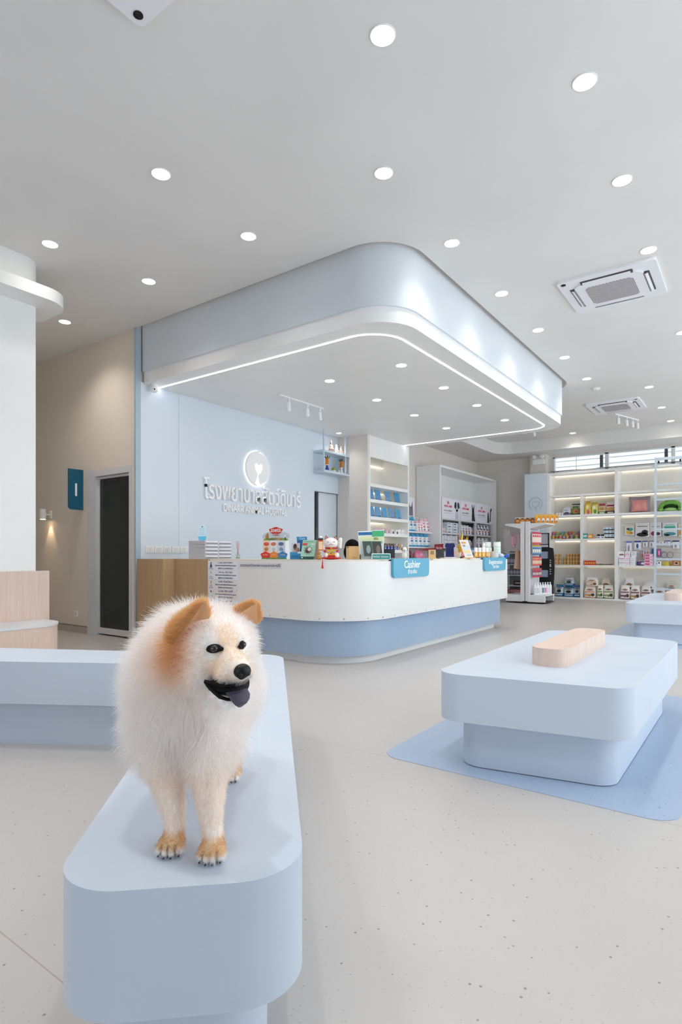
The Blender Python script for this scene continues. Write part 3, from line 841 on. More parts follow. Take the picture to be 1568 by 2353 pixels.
def brand_board(label, x, y, w_, h_, rz, animal):
    t = thing('brand_board', label, 'sign board', (x, y, 1.942), rz, 'brand boards')
    MB().box(0, w_, 0, .02, 0, h_, M_board).build('board', t)
    m = MB()
    cx, cz = w_ * .33, h_ * .6
    for k in range(5):
        m.plate([(-.006, 0), (.006, 0), (.01, .03), (-.01, .03)], (cx + (k - 2) * .022, -.001, cz + .075 + .01 * (2 - abs(k - 2))), X_, Z_, (0, 1, 0), -.002, M_red)
    m.plate([(-.05, 0), (.05, 0), (.045, .02), (-.045, .02)], (cx, -.001, cz + .055), X_, Z_, (0, 1, 0), -.002, M_red)
    m.text('ROYAL CANIN', .1, (cx, -.001, cz - .02), X_, Z_, M_red, .03, .002, width=w_ * .4, height=.05)
    m.build('logo', t)
    m = MB()
    m.text('Incredible', .05, (cx, -.001, cz - .12), X_, Z_, M_gray, .01, .002, width=w_ * .42, height=.04)
    m.plate([(0, 0), (w_ * .44, 0), (w_ * .44, .006), (0, .006)], (cx - w_ * .22, -.001, cz - .165), X_, Z_, (0, 1, 0), -.002, M_gray)
    m.build('lettering', t)
    a = MB(); ax = w_ * .82
    pl = lambda pts, mm: a.plate([(p[0] * w_ * .16, p[1] * h_) for p in pts], (ax, -.001, 0), X_, Z_, (0, 1, 0), -.003, mm)
    if animal == 0:
        pl([(-.5, .02), (.5, .02), (.55, .3), (.35, .5), (-.35, .5), (-.5, .3)], mat('print_pale_fur', '#c9c5d6', .5))
        pl([(-.3, .4), (.3, .4), (.42, .7), (.2, .84), (-.2, .84), (-.42, .7)], mat('print_pale_fur', '#c9c5d6', .5))
        pl([(-.42, .52), (-.95, .6), (-.8, .82), (-.3, .88), (-.15, .7)], M_dkanim); pl([(.42, .52), (.95, .6), (.8, .82), (.3, .88), (.15, .7)], M_dkanim)
        pl([(-.14, .42), (.14, .42), (.1, .5), (-.1, .5)], M_dkanim)
    elif animal == 1:
        pl([(-.5, .02), (.9, .02), (.6, .3), (.45, .55), (-.35, .55), (-.5, .3)], M_dkanim)
        pl([(-.45, .5), (.45, .5), (.45, .7), (-.45, .7)], M_dkanim)
        pl([(-.5, .68), (-.1, .68), (-.5, .92)], M_dkanim); pl([(.1, .68), (.5, .68), (.5, .92)], M_dkanim)
    elif animal == 2:
        pl([(-.9, .02), (-.1, .02), (-.2, .35), (-.35, .55), (-.6, .62), (-.8, .4)], M_dkanim); pl([(.05, .1), (.5, .1), (.55, .6), (.9, .8), (.8, .86), (.3, .78), (.2, .4)], M_dkanim)
    else:
        pl([(-.7, .02), (.7, .02), (.6, .5), (-.6, .5)], mat('print_tabby', '#77707e', .5)); pl([(-.6, .4), (-.2, .5), (-.55, .8)], mat('print_tabby', '#77707e', .5)); pl([(.6, .4), (.2, .5), (.55, .8)], mat('print_tabby', '#77707e', .5))
    a.build('animal_picture', t)
for i, (z, n_) in enumerate(((0, 'black and white dog'), (1, 'dark prick-eared dog'), (2, 'pair of dark cats'))):
    brand_board('white brand board with a %s on the %s rack' % (n_, ords[i]), RX[i] + .015, 5.95, RX[i + 1] - RX[i] - .03, .49, 0, i)

# white wall rack of cat-food bags left of the cabinet
t = thing('white_bag_rack', 'white rack of blue and pink bags against the cabinet side', 'rack', (10.6, 6.04, 0))
for z in (1.6, 1.27, .9, .4):
    MB().box(0, 1.38, 0, .42, z - .03, z, M_whiteM).build('shelf', t)
MB().box(0, 1.38, .42, .44, 0, 1.97, M_whiteM).build('back_panel', t)
for a in (0, 1.34):
    MB().box(a, a + .04, .36, .42, 0, 1.97, M_whiteM).build('post', t)
brand_board('white brand board with a tabby cat above the blue and pink bags', 10.75, 6.38, 1.0, .42, 0, 3)
bpy.data.objects['brand_board.003'].location.z = 1.972

# gondola stand
t = thing('gondola_stand', 'white double-sided product stand at the counter end', 'display stand', (13.05, 4.27, 0))
for s_ in (-1, 1):
    y = s_ * .055
    MB().box(-.012, .06, y - .045, y + .045, .05, 1.84, M_whiteM).build('post', t)
    MB().box(.66, .72, y - .045, y + .045, .05, 1.799, M_whiteM).build('post', t)
    for x in (0, .66):
        MB().box(x, x + .06, min(y, s_ * .44), max(y, s_ * .44), .03, .17, M_whiteM).build('foot', t)
    MB().box(.02, .70, min(s_ * .1, s_ * .46), max(s_ * .1, s_ * .46), .17, .19, M_whiteM).build('base_shelf', t)
    MB().plate([(0, 0), (.44, .11), (.44, .14), (0, .14)], (0, s_ * .02, 1.66), (0, s_, 0), Z_, X_, .72, M_whiteM).build('top_shelf', t)
    MB().box(.06, .66, min(s_ * .05, s_ * .06), max(s_ * .05, s_ * .06), .2, 1.66, mat('perforated_back', '#dcdce2', .5)).build('pegboard', t)
MB().box(0, .72, -.44, .44, .02, .035, M_black).build('foot_shadow_pad', t)  # black slab put in for the shade under the stand

# grey display rack with cut-out header, and black screen stand
t = thing('header_rack', 'grey rack with crown-topped white header board behind the counter end', 'rack', (14.0, 5.05, 0))
hw = sy(1159, 14.0) - sy(1201, 14.0)
yy0 = sy(1201, 14.0) - 5.05
MB().xplate([(-yy0 - hw, 1.18), (-yy0, 1.18), (-yy0, 1.62), (-yy0 - .2, 1.58), (-yy0 - .26, 1.55), (-yy0 - hw + .12, 1.6)] + [(-yy0 - hw + .06 + .07 * math.cos(math.radians(a)), 1.66 + .06 * math.sin(math.radians(a))) for a in range(0, 181, 30)] + [(-yy0 - hw - .02, 1.62)], 0, .02, mat('header_board_grey', '#d6d0cf', .5)).build('header_board', t)
for z in (1.14, .86, .6, .34, .06):
    MB().box(.0, .4, yy0, yy0 + hw, z - .02, z, M_rack).build('shelf', t)
MB().box(.4, .42, yy0, yy0 + hw, 0, 1.2, mat('rack_back_grey', '#77767a', .6)).build('back_panel', t)
for y in (yy0, yy0 + hw - .03):
    MB().box(0, .03, y, y + .03, 0, 1.2, M_rack).build('post', t)
t = thing('screen_stand', 'tall black display stand with pale screen panels beside the white shelving', 'display stand', (14.35, 4.13, 0))
pos = lambda u: sy(u, 14.35) - 4.13
ya, yb, yc = pos(1262), pos(1240), pos(1271)
f = MB()
f.box(0, .04, ya, ya + .02, .1, 1.62, M_black).box(0, .04, yb - .02, yb, .1, 1.62, M_black).box(0, .04, ya, yb, 1.60, 1.62, M_black).box(0, .04, ya, yb, 1.33, 1.35, M_black)
f.box(.01, .06, ya, yb, 1.17, 1.28, M_black).box(.01, .06, ya, yb, .72, 1.0, M_black).box(.01, .06, ya, yb, .38, .55, M_black)
f.xplate([(-ya, .1), (-yc + .005, .1)] + [(-yc + .03 * math.sin(math.pi * k / 10) , .3 + .95 * k / 10) for k in range(11)] + [(-ya, 1.27)], -.005, .06, mat('black_curved_side', '#222127', .45))
f.box(-.1, .3, ya - .02, yb + .02, 0, .1, M_black)
f.build('frame', t)
M_scr = mat('pale_blue_screen', '#9fb0c4', .35)
for za, zb in ((1.0, 1.17), (.55, .72), (.12, .38)):
    MB().box(.015, .05, ya + .02, yb, za, zb, M_scr).build('screen', t)
MB().box(.018, .03, ya + .02, yb - .02, 1.35, 1.60, mat('grey_panel', '#c7c5cc', .4)).build('panel', t)
m = MB()
for i, z in enumerate((.62, .68, .73, .8, .9, .95)):
    m.box(-.0075, -.005, yc + .04, ya - .02, z, z + (.02 if i != 3 else .07), P('#d8d8da'))
m.build('lettering', t)

# ------------------------------------------------------------------ packaged goods
def bag_mesh(w, h, d, cols, plates, lean=0.0, top_w=.96):
    """filled sack facing -y, standing on z = 0; cols: (height share, colour) from the bottom up"""
    b = MB(); seg = 16
    lv = [(0, .86, .75), (.04, .95, .95), (.2, 1, 1), (.45, 1, .98), (.65, .97, .85), (.78, .9, .6), (.88, .8, .28), (.92, .79, .1), (1, .87, .05)]
    def ring(zf):
        for (a, wa, da), (c_, wc, dc) in zip(lv, lv[1:]):
            if a <= zf <= c_:
                k = (zf - a) / (c_ - a); return wa + (wc - wa) * k, da + (dc - da) * k
        return lv[-1][1:]
    zs = sorted(set([l[0] for l in lv] + [c_[0] for c_ in cols[:-1]]))
    rows = []
    for zf in zs:
        ww, dd = ring(zf); r = []
        for k in range(seg):
            a = 2 * math.pi * k / seg; ca, sa = math.cos(a), math.sin(a)
            r.append((math.copysign(abs(ca) ** .45, ca) * ww * w / 2, math.copysign(abs(sa) ** .7, sa) * dd * d / 2 + lean * zf * h, zf * h))
        rows.append(r)
    for i in range(len(rows) - 1):
        zm = (zs[i] + zs[i + 1]) / 2
        col = next(c_ for f_, c_ in cols if zm <= f_)
        b.faces(rows[i] + rows[i + 1], [(k, (k + 1) % seg, seg + (k + 1) % seg, seg + k) for k in range(seg)], P(col, .4))
    b.faces(rows[0], [tuple(range(seg - 1, -1, -1))], P(cols[0][1], .4)); b.faces(rows[-1], [tuple(range(seg))], P(cols[-1][1], .4))
    pr = MB(); used = False
    for x0, x1, z0, z1, col, sh in plates:
        used = True; zm = (z0 + z1) / 2
        def yf(zf): return -ring(min(max(zf, 0), .99))[1] * d / 2 - .003 + lean * zf * h
        if sh == 'o':
            pts = [((x0 + x1) / 2 + (x1 - x0) / 2 * math.cos(a * math.pi / 7), zm + (z1 - z0) / 2 * math.sin(a * math.pi / 7)) for a in range(14)]
        else:
            pts = [(x0, z0), (x1, z0), (x1, z1), (x0, z1)]
        v = [(p[0] * w, yf(p[1]), p[1] * h) for p in pts]; n = len(v)
        pr.faces(v + [(q[0], q[1] + .004, q[2]) for q in v], [tuple(range(n))] + [(i, n + i, n + (i + 1) % n, (i + 1) % n) for i in range(n)], P(col, .45))
    return b, (pr if used else None)

def make_bag(label, group, loc, rz, w, h, d, cols, plates, name='food_bag', cat='bag', lean=0.0):
    t = thing(name, label, cat, loc, rz, group)
    b, pr = bag_mesh(w, h, d, cols, plates, lean)
    b.build('sack', t, sharp=50)
    if pr: pr.build('printed_front', t)
    return t

def make_box(label, group, loc, rz, w, d, h, col, prints=(), name='product_box', cat='box', top=None):
    t = thing(name, label, cat, loc, rz, group)
    MB().bbox(-w / 2, w / 2, -d / 2, d / 2, 0, h, P(col, .4), .003).build('carton', t)
    if prints:
        m = MB()
        for x0, x1, z0, z1, c_ in prints:
            m.box(x0 * w, x1 * w, -d / 2 - .0015, -d / 2 + .001, z0 * h, z1 * h, P(c_, .45))
        m.build('printed_front', t)
    return t

def make_can(label, group, loc, r, h, body, band, lid, name='food_can', cat='can', rz=0):
    t = thing(name, label, cat, loc, rz, group)
    MB().lathe([(r * .94, 0), (r, .004), (r, h * .25)], P(body, .35)).lathe([(r * 1.004, h * .25), (r * 1.004, h * .75)], P(band, .4)).lathe([(r, h * .75), (r, h - .006), (r * .95, h - .002)], P(body, .35)).build('body', t)
    MB().lathe([(r * .97, h - .004), (r * .97, h), (r * .85, h), (r * .84, h - .002), (0, h - .002)], P(lid, .3)).build('lid', t)
    return t

def row_of(make, us, labels):
    for u, l in zip(us, labels): make(u, l)

E_ = -90      # facing the shop from the end wall
XS = 15.17    # standing line of goods on the end shelving
def yv(u): return sy(u, XS - .12)
# --- second shelf, left bays
for i, u in enumerate((1269, 1279, 1285, 1291)):
    t = make_can('%s tiny white jar from the left on the upper left shelf' % ORD[i], 'tiny white jars', (15.12, yv(u), 2.08), .024, .065, '#f2f2f4', '#dcdce4', '#ffffff', 'small_jar', 'jar')
make_bag('white and grey pouch beside the tiny white jars', None, (XS, yv(1301), 2.08), E_, .2, .21, .1, [(.3, '#7d8494'), (1, '#e6e4ea')], [(-.3, .3, .1, .4, '#4a4f63', 'o'), (-.3, .2, .5, .65, '#aab0c0', 'r')])
make_bag('olive green bag with animal picture at the right of the tiny jars', None, (XS, yv(1322), 2.08), E_, .24, .28, .12, [(.12, '#39402c'), (.6, '#7e7a45'), (.88, '#d9d6c8'), (1, '#2e5348')], [(-.3, .3, .12, .5, '#a98246', 'o'), (-.32, .3, .62, .78, '#5d7c3e', 'r'), (-.1, .2, .2, .4, '#b7342c', 'o')])
# upper middle bay
make_bag('tall yellow pouch with pink stripe and spout on the upper shelf', None, (XS, yv(1349), 2.08), E_, .15, .33, .09, [(.1, '#e9c9c4'), (.82, '#d8bb49'), (1, '#c79e33')], [(-.1, .34, .02, .35, '#d25a82', 'o'), (-.25, .2, .4, .7, '#f1e7b6', 'o')])
make_bag('yellow pouch with green stripe, second in the upper middle bay', None, (XS, yv(1365), 2.08), E_, .15, .3, .09, [(.1, '#f0efdc'), (.8, '#e0d36a'), (1, '#c2ab3a')], [(-.1, .34, .05, .4, '#4a9a4d', 'o'), (-.3, .15, .42, .7, '#f4f0cf', 'o')])
make_bag('beige and green food bag, third in the upper middle bay', None, (XS, yv(1382), 2.08), E_, .17, .25, .1, [(.25, '#5b8e4c'), (.8, '#d5c09b'), (1, '#a83a3a')], [(-.35, .35, .35, .65, '#b98f58', 'o'), (-.3, .3, .06, .16, '#e9ead9', 'r')])
make_bag('white and dark brown food bag, last in the upper middle bay', None, (XS, yv(1402), 2.08), E_, .22, .29, .11, [(.25, '#4a2c25'), (.55, '#d9b98e'), (1, '#e9e6e4')], [(-.35, .35, .28, .5, '#c8904f', 'o'), (-.36, .36, .6, .74, '#a13038', 'r'), (-.3, .3, .06, .15, '#e5d9cc', 'r')])
# cushion and pet bed in the wide bay
t = thing('pet_cushion', 'pink cushion in a clear-edged grey wrap on the upper shelf', 'cushion', (15.2, yv(1468), 2.08), E_)
def pillow(w, h, d, m, pinch=True, z0=0):
    b = MB(); n = 14; v = []
    for s_ in (-1, 1):
        for j in range(n + 1):
            for i in range(n + 1):
                u, q = i / n * 2 - 1, j / n * 2 - 1
                e = (1 - u ** 4) * (1 - q ** 4)
                th = e ** .5 - (.35 * math.exp(-(u * u + q * q) * 9) if pinch else 0)
                k = 1 - .07 * (1 - abs(u)) * abs(q) ** 3 - .07 * (1 - abs(q)) * abs(u) ** 3
                v.append((u * w / 2 * k, s_ * d / 2 * max(0, th), z0 + h / 2 + q * h / 2 * k))
    N1 = (n + 1) ** 2; f = []
    for s_ in range(2):
        for j in range(n):
            for i in range(n):
                a = s_ * N1 + j * (n + 1) + i; q = (a, a + 1, a + n + 2, a + n + 1)
                f.append(q if s_ else q[::-1])
    b.faces(v, f, m)
    bmesh.ops.remove_doubles(b.bm, verts=b.bm.verts, dist=.0005)
    return b
pillow(.46, .38, .14, noisy('mauve_wrap', '#8e7c84', '#a08f95', nscale=5, rough=.5), False).build('wrap', t)
pillow(.34, .29, .12, noisy('pink_plush', '#dd9a94', '#cf8783', nscale=9, rough=.9, spec=.1), True, .02).build('cushion', t, (0, -.05, 0))
t = thing('pet_bed', 'green arched pet bed behind the ladder on the upper shelf', 'pet bed', (15.2, yv(1540), 2.08), E_)
m = MB(); G_ = noisy('green_plush', '#86bb5f', '#78ab54', nscale=8, rough=.95, spec=.05)
for k in range(12):
    a0, a1 = math.pi * k / 12, math.pi * (k + 1) / 12
    m.tube([(-.2 * math.cos(a0) * 1.05, 0, .03 + .19 * math.sin(a0) ** .7), (-.2 * math.cos(a1) * 1.05, 0, .03 + .19 * math.sin(a1) ** .7)], .05, G_, 10)
m.ell((-.2, 0, .05), (.07, .1, .05), G_).ell((.2, 0, .05), (.07, .1, .05), G_)
m.build('arch', t)
MB().ell((0, .03, .1), (.15, .06, .1), mat('deep_green_hollow', '#1d3a14', .95)).build('hollow', t)  # solid dark green mass fills the arch opening
MB().ell((0, -.04, .045), (.13, .07, .045), noisy('pale_green_plush', '#a6cf80', '#98c272', nscale=8, rough=.95)).build('pad', t)

# --- third shelf: patterned pots, boxes
pal = ['#c98a4e', '#c7566a', '#d06a52', '#7fae7a', '#b99a3f', '#8a6b9c', '#cfa37a', '#6f9fb6', '#d6b25e', '#a94f3f', '#85a35a', '#c7708a']
usf = [1271, 1279, 1287, 1295, 1303, 1312, 1324]
for r_ in range(2):
    for i, u in enumerate(usf if r_ == 0 else [1272, 1281, 1291, 1300, 1309, 1318, 1328]):
        z = 1.485 + r_ * .1; x = 15.1 + r_ * .1
        if r_ == 1:
            pass
        y = sy(u, x - .05)
        t = make_can('%s patterned pot from the left, %s row, on the shelf over the golden cans' % (ORD[i], ('front', 'back')[r_]), 'patterned pots', (x, y, 1.485), .042, .095 if r_ == 0 else .19, pal[(i * 3 + r_) % 12], pal[(i * 5 + 4 + r_) % 12], '#d9c9a8' if i % 2 else '#c9a74f', 'treat_pot', 'pot')
make_box('teal box on the shelf over the red boxes', None, (15.12, yv(1345), 1.485), E_, .1, .1, .13, '#3f9c98', [(-.4, .4, .3, .7, '#bfe0da')])
make_box('orange box beside the teal box', None, (15.12, yv(1356), 1.485), E_, .11, .1, .11, '#d98d3f', [(-.35, .35, .25, .75, '#efc88c')])
for i in range(2):
    make_box('%s black-topped white box of the single pair on the middle shelf' % ORD[i], 'black-topped white boxes', (15.12, yv(1376 + 9 * i), 1.485), E_, .085, .09, .105, '#e9e9ee', [(-.45, .45, .55, .98, '#1d1d22'), (-.3, .3, .15, .35, '#6b7690')])
for c_ in range(3):
    for r_ in range(3):
        make_box('black-banded white box, %s column and %s from the bottom of the block of nine' % (ORD[c_], ORD[r_]), 'black-banded white boxes', (15.13, yv(1391 + 8 * c_), 1.485 + .092 * r_), E_, .078, .09, .088, '#eef0f4', [(-.48, .48, .08, .42, '#22242a'), (-.3, .3, .55, .85, '#7fb4d6')])

# --- fourth shelf: golden cans, red boxes
cu = [(1277, 3), (1285, 3), (1296, 2), (1304, 3), (1310, 3), (1317, 3), (1324, 3), (1330.5, 3)]
proto = None
for i, (u, n_) in enumerate(cu):
    for k in range(n_):
        lb = '%s golden can from the left, %s from the shelf, in the stacked cans' % (ORD[i], ORD[k])
        loc = (15.12 + (.02 if i % 3 else 0), yv(u), .84 + k * .092)
        if proto is None: proto = make_can(lb, 'stacked golden cans', loc, .034, .09, '#cfa468', '#b98a4c', '#e0c894')
        else: dup(proto, lb, loc)
for i in range(5):
    make_box('%s red box from the left on the shelf over the white bags' % ORD[i], 'red boxes', (15.12, yv(1345 + i * 5), .84), E_, .05, .1, .11 - .004 * (i % 2), '#c63a26', [(-.35, .35, .3, .65, '#e9b04a')])
for i, c_ in enumerate(('#d9a33c', '#7fa04a', '#b5b0a0', '#c9882f', '#e0a060')):
    make_can('%s flat tin from the left beside the red boxes' % ORD[i], 'flat tins', (15.1, yv(1372 + i * 8), .84), .036, .035, c_, '#4c3f33', '#c8b48a', 'flat_tin', 'tin')
# wide bay on the fourth shelf
for r_ in range(2):
    for i, (u, c_) in enumerate(((1429.5, '#c79bb8'), (1442, '#f0b8cc'), (1454, '#c9d9ea'))):
        make_box('%s small white carton from the left, %s layer, front stack under the hanging goods' % (ORD[i], ('lower', 'upper')[r_]), 'small white cartons', (15.1, yv(u), .84 + .1 * r_), E_, .125, .1, .098, '#f1eef3', [(-.42, .42, .5, .72, c_), (-.3, .3, .2, .3, '#b9b4c2')])
for i, (u, c_) in enumerate(((1430, '#8a4a5c'), (1444, '#eab0c8'), (1458, '#c4d8e4'))):
    make_box('%s tall white carton from the left behind the small white cartons' % ORD[i], 'tall white cartons', (15.22, yv(u) + .03, .84), E_, .11, .1, .33, '#f2eff2', [(-.42, .42, .72, .82, c_), (-.3, .3, .86, .92, '#c9c4cf')])
for i in range(2):
    make_can('%s dark purple jar beside the white cartons' % ORD[i], 'purple jars', (15.1, yv(1468 + i * 9), .84), .045, .1, '#3d2560', '#e2dcf0' if i else '#51357c', '#efecf6', 'purple_jar', 'jar')
for k in range(4):
    make_box('pink pack %s from the shelf in the pink stack' % ORD[k], 'stacked pink packs', (15.12, yv(1491), .84 + k * .068), E_, .19 - .01 * k, .12, .066, '#f0bdd2', [(-.4, .1, .25, .75, '#d9527f'), (.15, .4, .3, .7, '#fbeef4')])
make_box('white box with black spots behind the ladder', None, (15.1, yv(1512), .84), E_, .14, .1, .1, '#eeeef2', [(-.3, -.1, .3, .6, '#303038'), (.1, .3, .5, .8, '#303038')])
t = thing('pet_bowl', 'yellow pet bowl behind the ladder', 'bowl', (15.15, yv(1531), .84), 0)
MB().lathe([(.09, 0), (.085, .05), (.072, .1), (.064, .1), (.06, .03), (0, .025)], P('#cdbb4a', .4), seg=24).build('dish', t)
make_box('orange-brown carton with a ring print behind the ladder', None, (15.12, yv(1555), .84), E_, .2, .12, .12, '#b3754a', [(-.25, .25, .2, .8, '#d9b08a'), (-.12, .12, .4, .65, '#a8683c')])

# --- bags on the bottom shelf
def big_bag(label, u, z, w, h, base, accent, top, grp, x=15.11, dark=True):
    pl = [(-.22, .22, .62, .76, '#b9474b', 'o'), (-.3, .3, .66, .71, '#5d7f55', 'r'), (-.42, .42, .46, .56, accent, 'r'), (-.45, .1, .2, .3, top, 'r')]
    if dark: pl += [(.1, .42, .14, .4, '#54453d', 'o'), (-.1, .12, .12, .32, '#8b7a6c', 'o')]
    w *= .93
    return make_bag(label, grp, (x, yv(u), z), E_, w, h, .16, [(.07, top), (.8, base), (1, base)], pl)
for i, (u, z, w, h, lb) in enumerate(((1284, .04, .2, .3, 'left blue and white food bag on the bottom shelf'), (1306, .04, .25, .27, 'middle blue and white food bag lying under another'), (1307, .315, .24, .2, 'upper blue and white food bag lying on the middle one'), (1325.5, .04, .165, .3, 'right blue and white food bag against the white divider'))):
    make_bag(lb, 'blue and white food bags', (XS, yv(u), z), E_, w, h, .17, [(.3, '#2f6d97'), (.78, '#c9d4dc'), (1, '#3a7aa6' if i != 2 else '#dfe6ea')], [(-.25, .25, .34, .62, '#20262c', 'o'), (-.38, .38, .12, .2, '#d5e4ee', 'r'), (-.3, .3, .66, .74, '#5e6e66', 'r'), (-.12, .12, .7, .8, '#b4564a', 'o')])
big_bag('white bag with orange base at the left of the lower middle bay', 1356, .04, .29, .29, '#ebe5df', '#dd9c72', '#d98a3c', 'white food bags in the middle bay')
big_bag('white bag with orange print lying on the left middle-bay bag', 1360, .33, .3, .2, '#efe9e4', '#dd9c72', '#e3c49c', 'white food bags in the middle bay', x=15.12)
big_bag('white bag with orange print at the back right of the middle bay', 1389, .04, .25, .48, '#ece4d8', '#d9a26c', '#c9823c', 'white food bags in the middle bay', x=15.3)
big_bag('narrow white bag with green base in the middle of the bay', 1379.5, .04, .15, .32, '#ebe8e2', '#8aa55e', '#7a9a4c', 'white food bags in the middle bay', x=15.1)
big_bag('white bag with green base at the right of the middle bay', 1399, .04, .25, .32, '#efece6', '#8aa55e', '#7a9a4c', 'white food bags in the middle bay')
for i, u in enumerate((1437, 1460, 1485)):
    big_bag('%s white bag with plum base from the left, front row of the wide bay' % ORD[i], u, .04, .225, .33, '#e9e4e3', '#8c5a66', '#6c3f46' if i != 1 else '#b58a3c', 'white and plum food bags in the wide bay')
big_bag('white bag with plum print standing behind the first front bag', 1443, .04, .25, .5, '#e6e1e2', '#7a5560', '#6c3f46', 'white and plum food bags in the wide bay', x=15.31)
big_bag('white bag with plum print standing behind the third front bag', 1488, .04, .27, .42, '#e6e1e2', '#7a5560', '#6c3f46', 'white and plum food bags in the wide bay', x=15.31)
big_bag('pale bag seen between the ladder rails beside the wooden block', 1516, .04, .24, .3, '#d9d3da', '#a07f8c', '#8a6f7c', 'white and plum food bags in the wide bay')
make_bag('dark-printed bag standing back between the ladder rails', 'white and plum food bags in the wide bay', (15.3, yv(1541), .04), E_, .26, .4, .15, [(.2, '#5a5a4e'), (1, '#cfcac4')], [(-.35, .35, .55, .75, '#3a3430', 'o'), (-.2, .2, .8, .86, '#a5423c', 'o')])

# --- goods hanging on the slat panel
XH = XK - .06
def blister(label, u, z, w, h, card, prints, cat='pack', name='hanging_pack', grp='hanging packs on the slat panel', d=.03):
    t = thing(name, label, cat, (XK - .02, sy(u, XH), z), E_, grp)
    MB().prism(rrect(-w / 2, w / 2, -d - .012, -.012, .006, 3), -h, 0, P(card, .35)).build('card', t)
    m = MB()
    for x0, x1, z0, z1, c_, sh in prints:
        pts = [((x0 + x1) / 2 * w + (x1 - x0) / 2 * w * math.cos(a * math.pi / 8), (z0 + z1) / 2 * h + (z1 - z0) / 2 * h * math.sin(a * math.pi / 8)) for a in range(16)] if sh == 'o' else [(x0 * w, z0 * h), (x1 * w, z0 * h), (x1 * w, z1 * h), (x0 * w, z1 * h)]
        m.plate(pts, (0, -d - .012, -h), X_, Z_, (0, 1, 0), -.008 if sh == 'o' else -.002, P(c_, .4))
    m.build('contents', t)
    MB().tube([(0, 0, -.008), (0, -d - .03, -.004)], .003, M_chrome, 6).build('peg', t)
    return t
blister('bag of yellow and teal toys hanging at the left of the slat panel', 1447, 1.78, .2, .22, '#d9d6cf', [(-.35, .2, .1, .5, '#d9a63c', 'o'), (-.1, .4, .45, .8, '#3f9a93', 'o'), (-.3, 0, .55, .8, '#454038', 'o'), (.1, .4, .1, .35, '#c98a3a', 'o')])
blister('clear pack with black harness hanging second on the slat panel', 1477, 1.85, .3, .34, '#e0dcdc', [(-.42, .42, .03, .32, '#1c1c20', 'o'), (-.05, .4, .2, .5, '#2a2a30', 'o'), (-.35, .35, .72, .77, '#6c6a70', 'r')])
blister('pack with dark red harness hanging just left of the ladder', 1507, 1.85, .24, .33, '#ddd8da', [(-.4, .1, .06, .36, '#8c1f38', 'o'), (.05, .42, .08, .3, '#4a3c50', 'o'), (-.35, .35, .68, .72, '#75727a', 'r')])
blister('pack with teal print and harness behind the ladder rungs', 1540, 1.84, .3, .32, '#dbe0de', [(-.38, .38, .58, .72, '#3aa795', 'r'), (-.3, .3, .78, .84, '#7cc2b4', 'r'), (-.42, .42, .05, .3, '#4a8fa0', 'o'), (-.4, 0, .02, .15, '#40444c', 'o')])
blister('orange harness pack at the right edge behind the ladder', 1567, 1.8, .13, .3, '#e2d9cc', [(-.4, .45, .1, .6, '#e0902c', 'o'), (-.2, .3, .6, .9, '#e7b45c', 'o')])
for i, (u, w, h, c2) in enumerate(((1446, .12, .29, '#6f86c0'), (1466, .15, .21, '#24418f'), (1483.5, .1, .15, '#2c4c9a'), (1498.5, .1, .16, '#6d86bc'), (1520, .1, .12, '#dcc7c4'), (1535, .1, .13, '#24418f'), (1554, .13, .19, '#2a3a68'))):
    blister('%s small blue and white tool card from the left in the middle hanging row' % ORD[i], u, 1.42, w, h, '#e9e8ee', [(-.5, .5, .84, 1, c2, 'r'), (-.18, .12, .15, .7, '#8d9099' if i != 1 else '#2f4f93', 'o'), (-.3, .3, .08, .12, '#9aa3b8', 'r')], grp='tool cards on the slat panel')
blister('red and blue grooming brush pack hanging left in the lowest row', 1477, 1.19, .055, .19, '#e2ddde', [(-.3, .3, .05, .75, '#c9506c', 'o'), (-.3, .3, .78, .98, '#3d6fae', 'o')])
blister('purple grooming brush pack hanging second in the lowest row', 1489, 1.19, .08, .18, '#e0dbe0', [(-.3, .3, .05, .6, '#6c3c7c', 'o'), (-.25, .35, .6, .95, '#c77f8c', 'o')])
blister('blue pack with a pink toothbrush figure behind the ladder rail', 1509, 1.23, .2, .18, '#2a5c90', [(.1, .45, .05, .9, '#d94a8c', 'r'), (.2, .36, .15, .8, '#f2b6cc', 'o'), (-.3, 0, .1, .6, '#3f86ba', 'o')])
for i, u in enumerate((1527, 1541)):
    t = thing('leash_loop', '%s thin cord loop hanging behind the ladder' % ('left', 'right')[i], 'leash', (XK - .02, sy(u, XH), 1.16), E_, 'hanging cord loops')
    MB().tube([(.06 * math.cos(a * math.pi / 10) , -.03, -.07 + .075 * math.sin(a * math.pi / 10)) for a in range(20)], .004, P('#4a464c'), 6, True).tube([(0, -.03, -.145), (-.01, -.03, -.18 if i == 0 else -.15)], .004, P('#4a464c')).build('cord', t)
    MB().tube([(0, 0, .004), (0, -.05, .004)], .003, M_chrome, 6).build('peg', t)

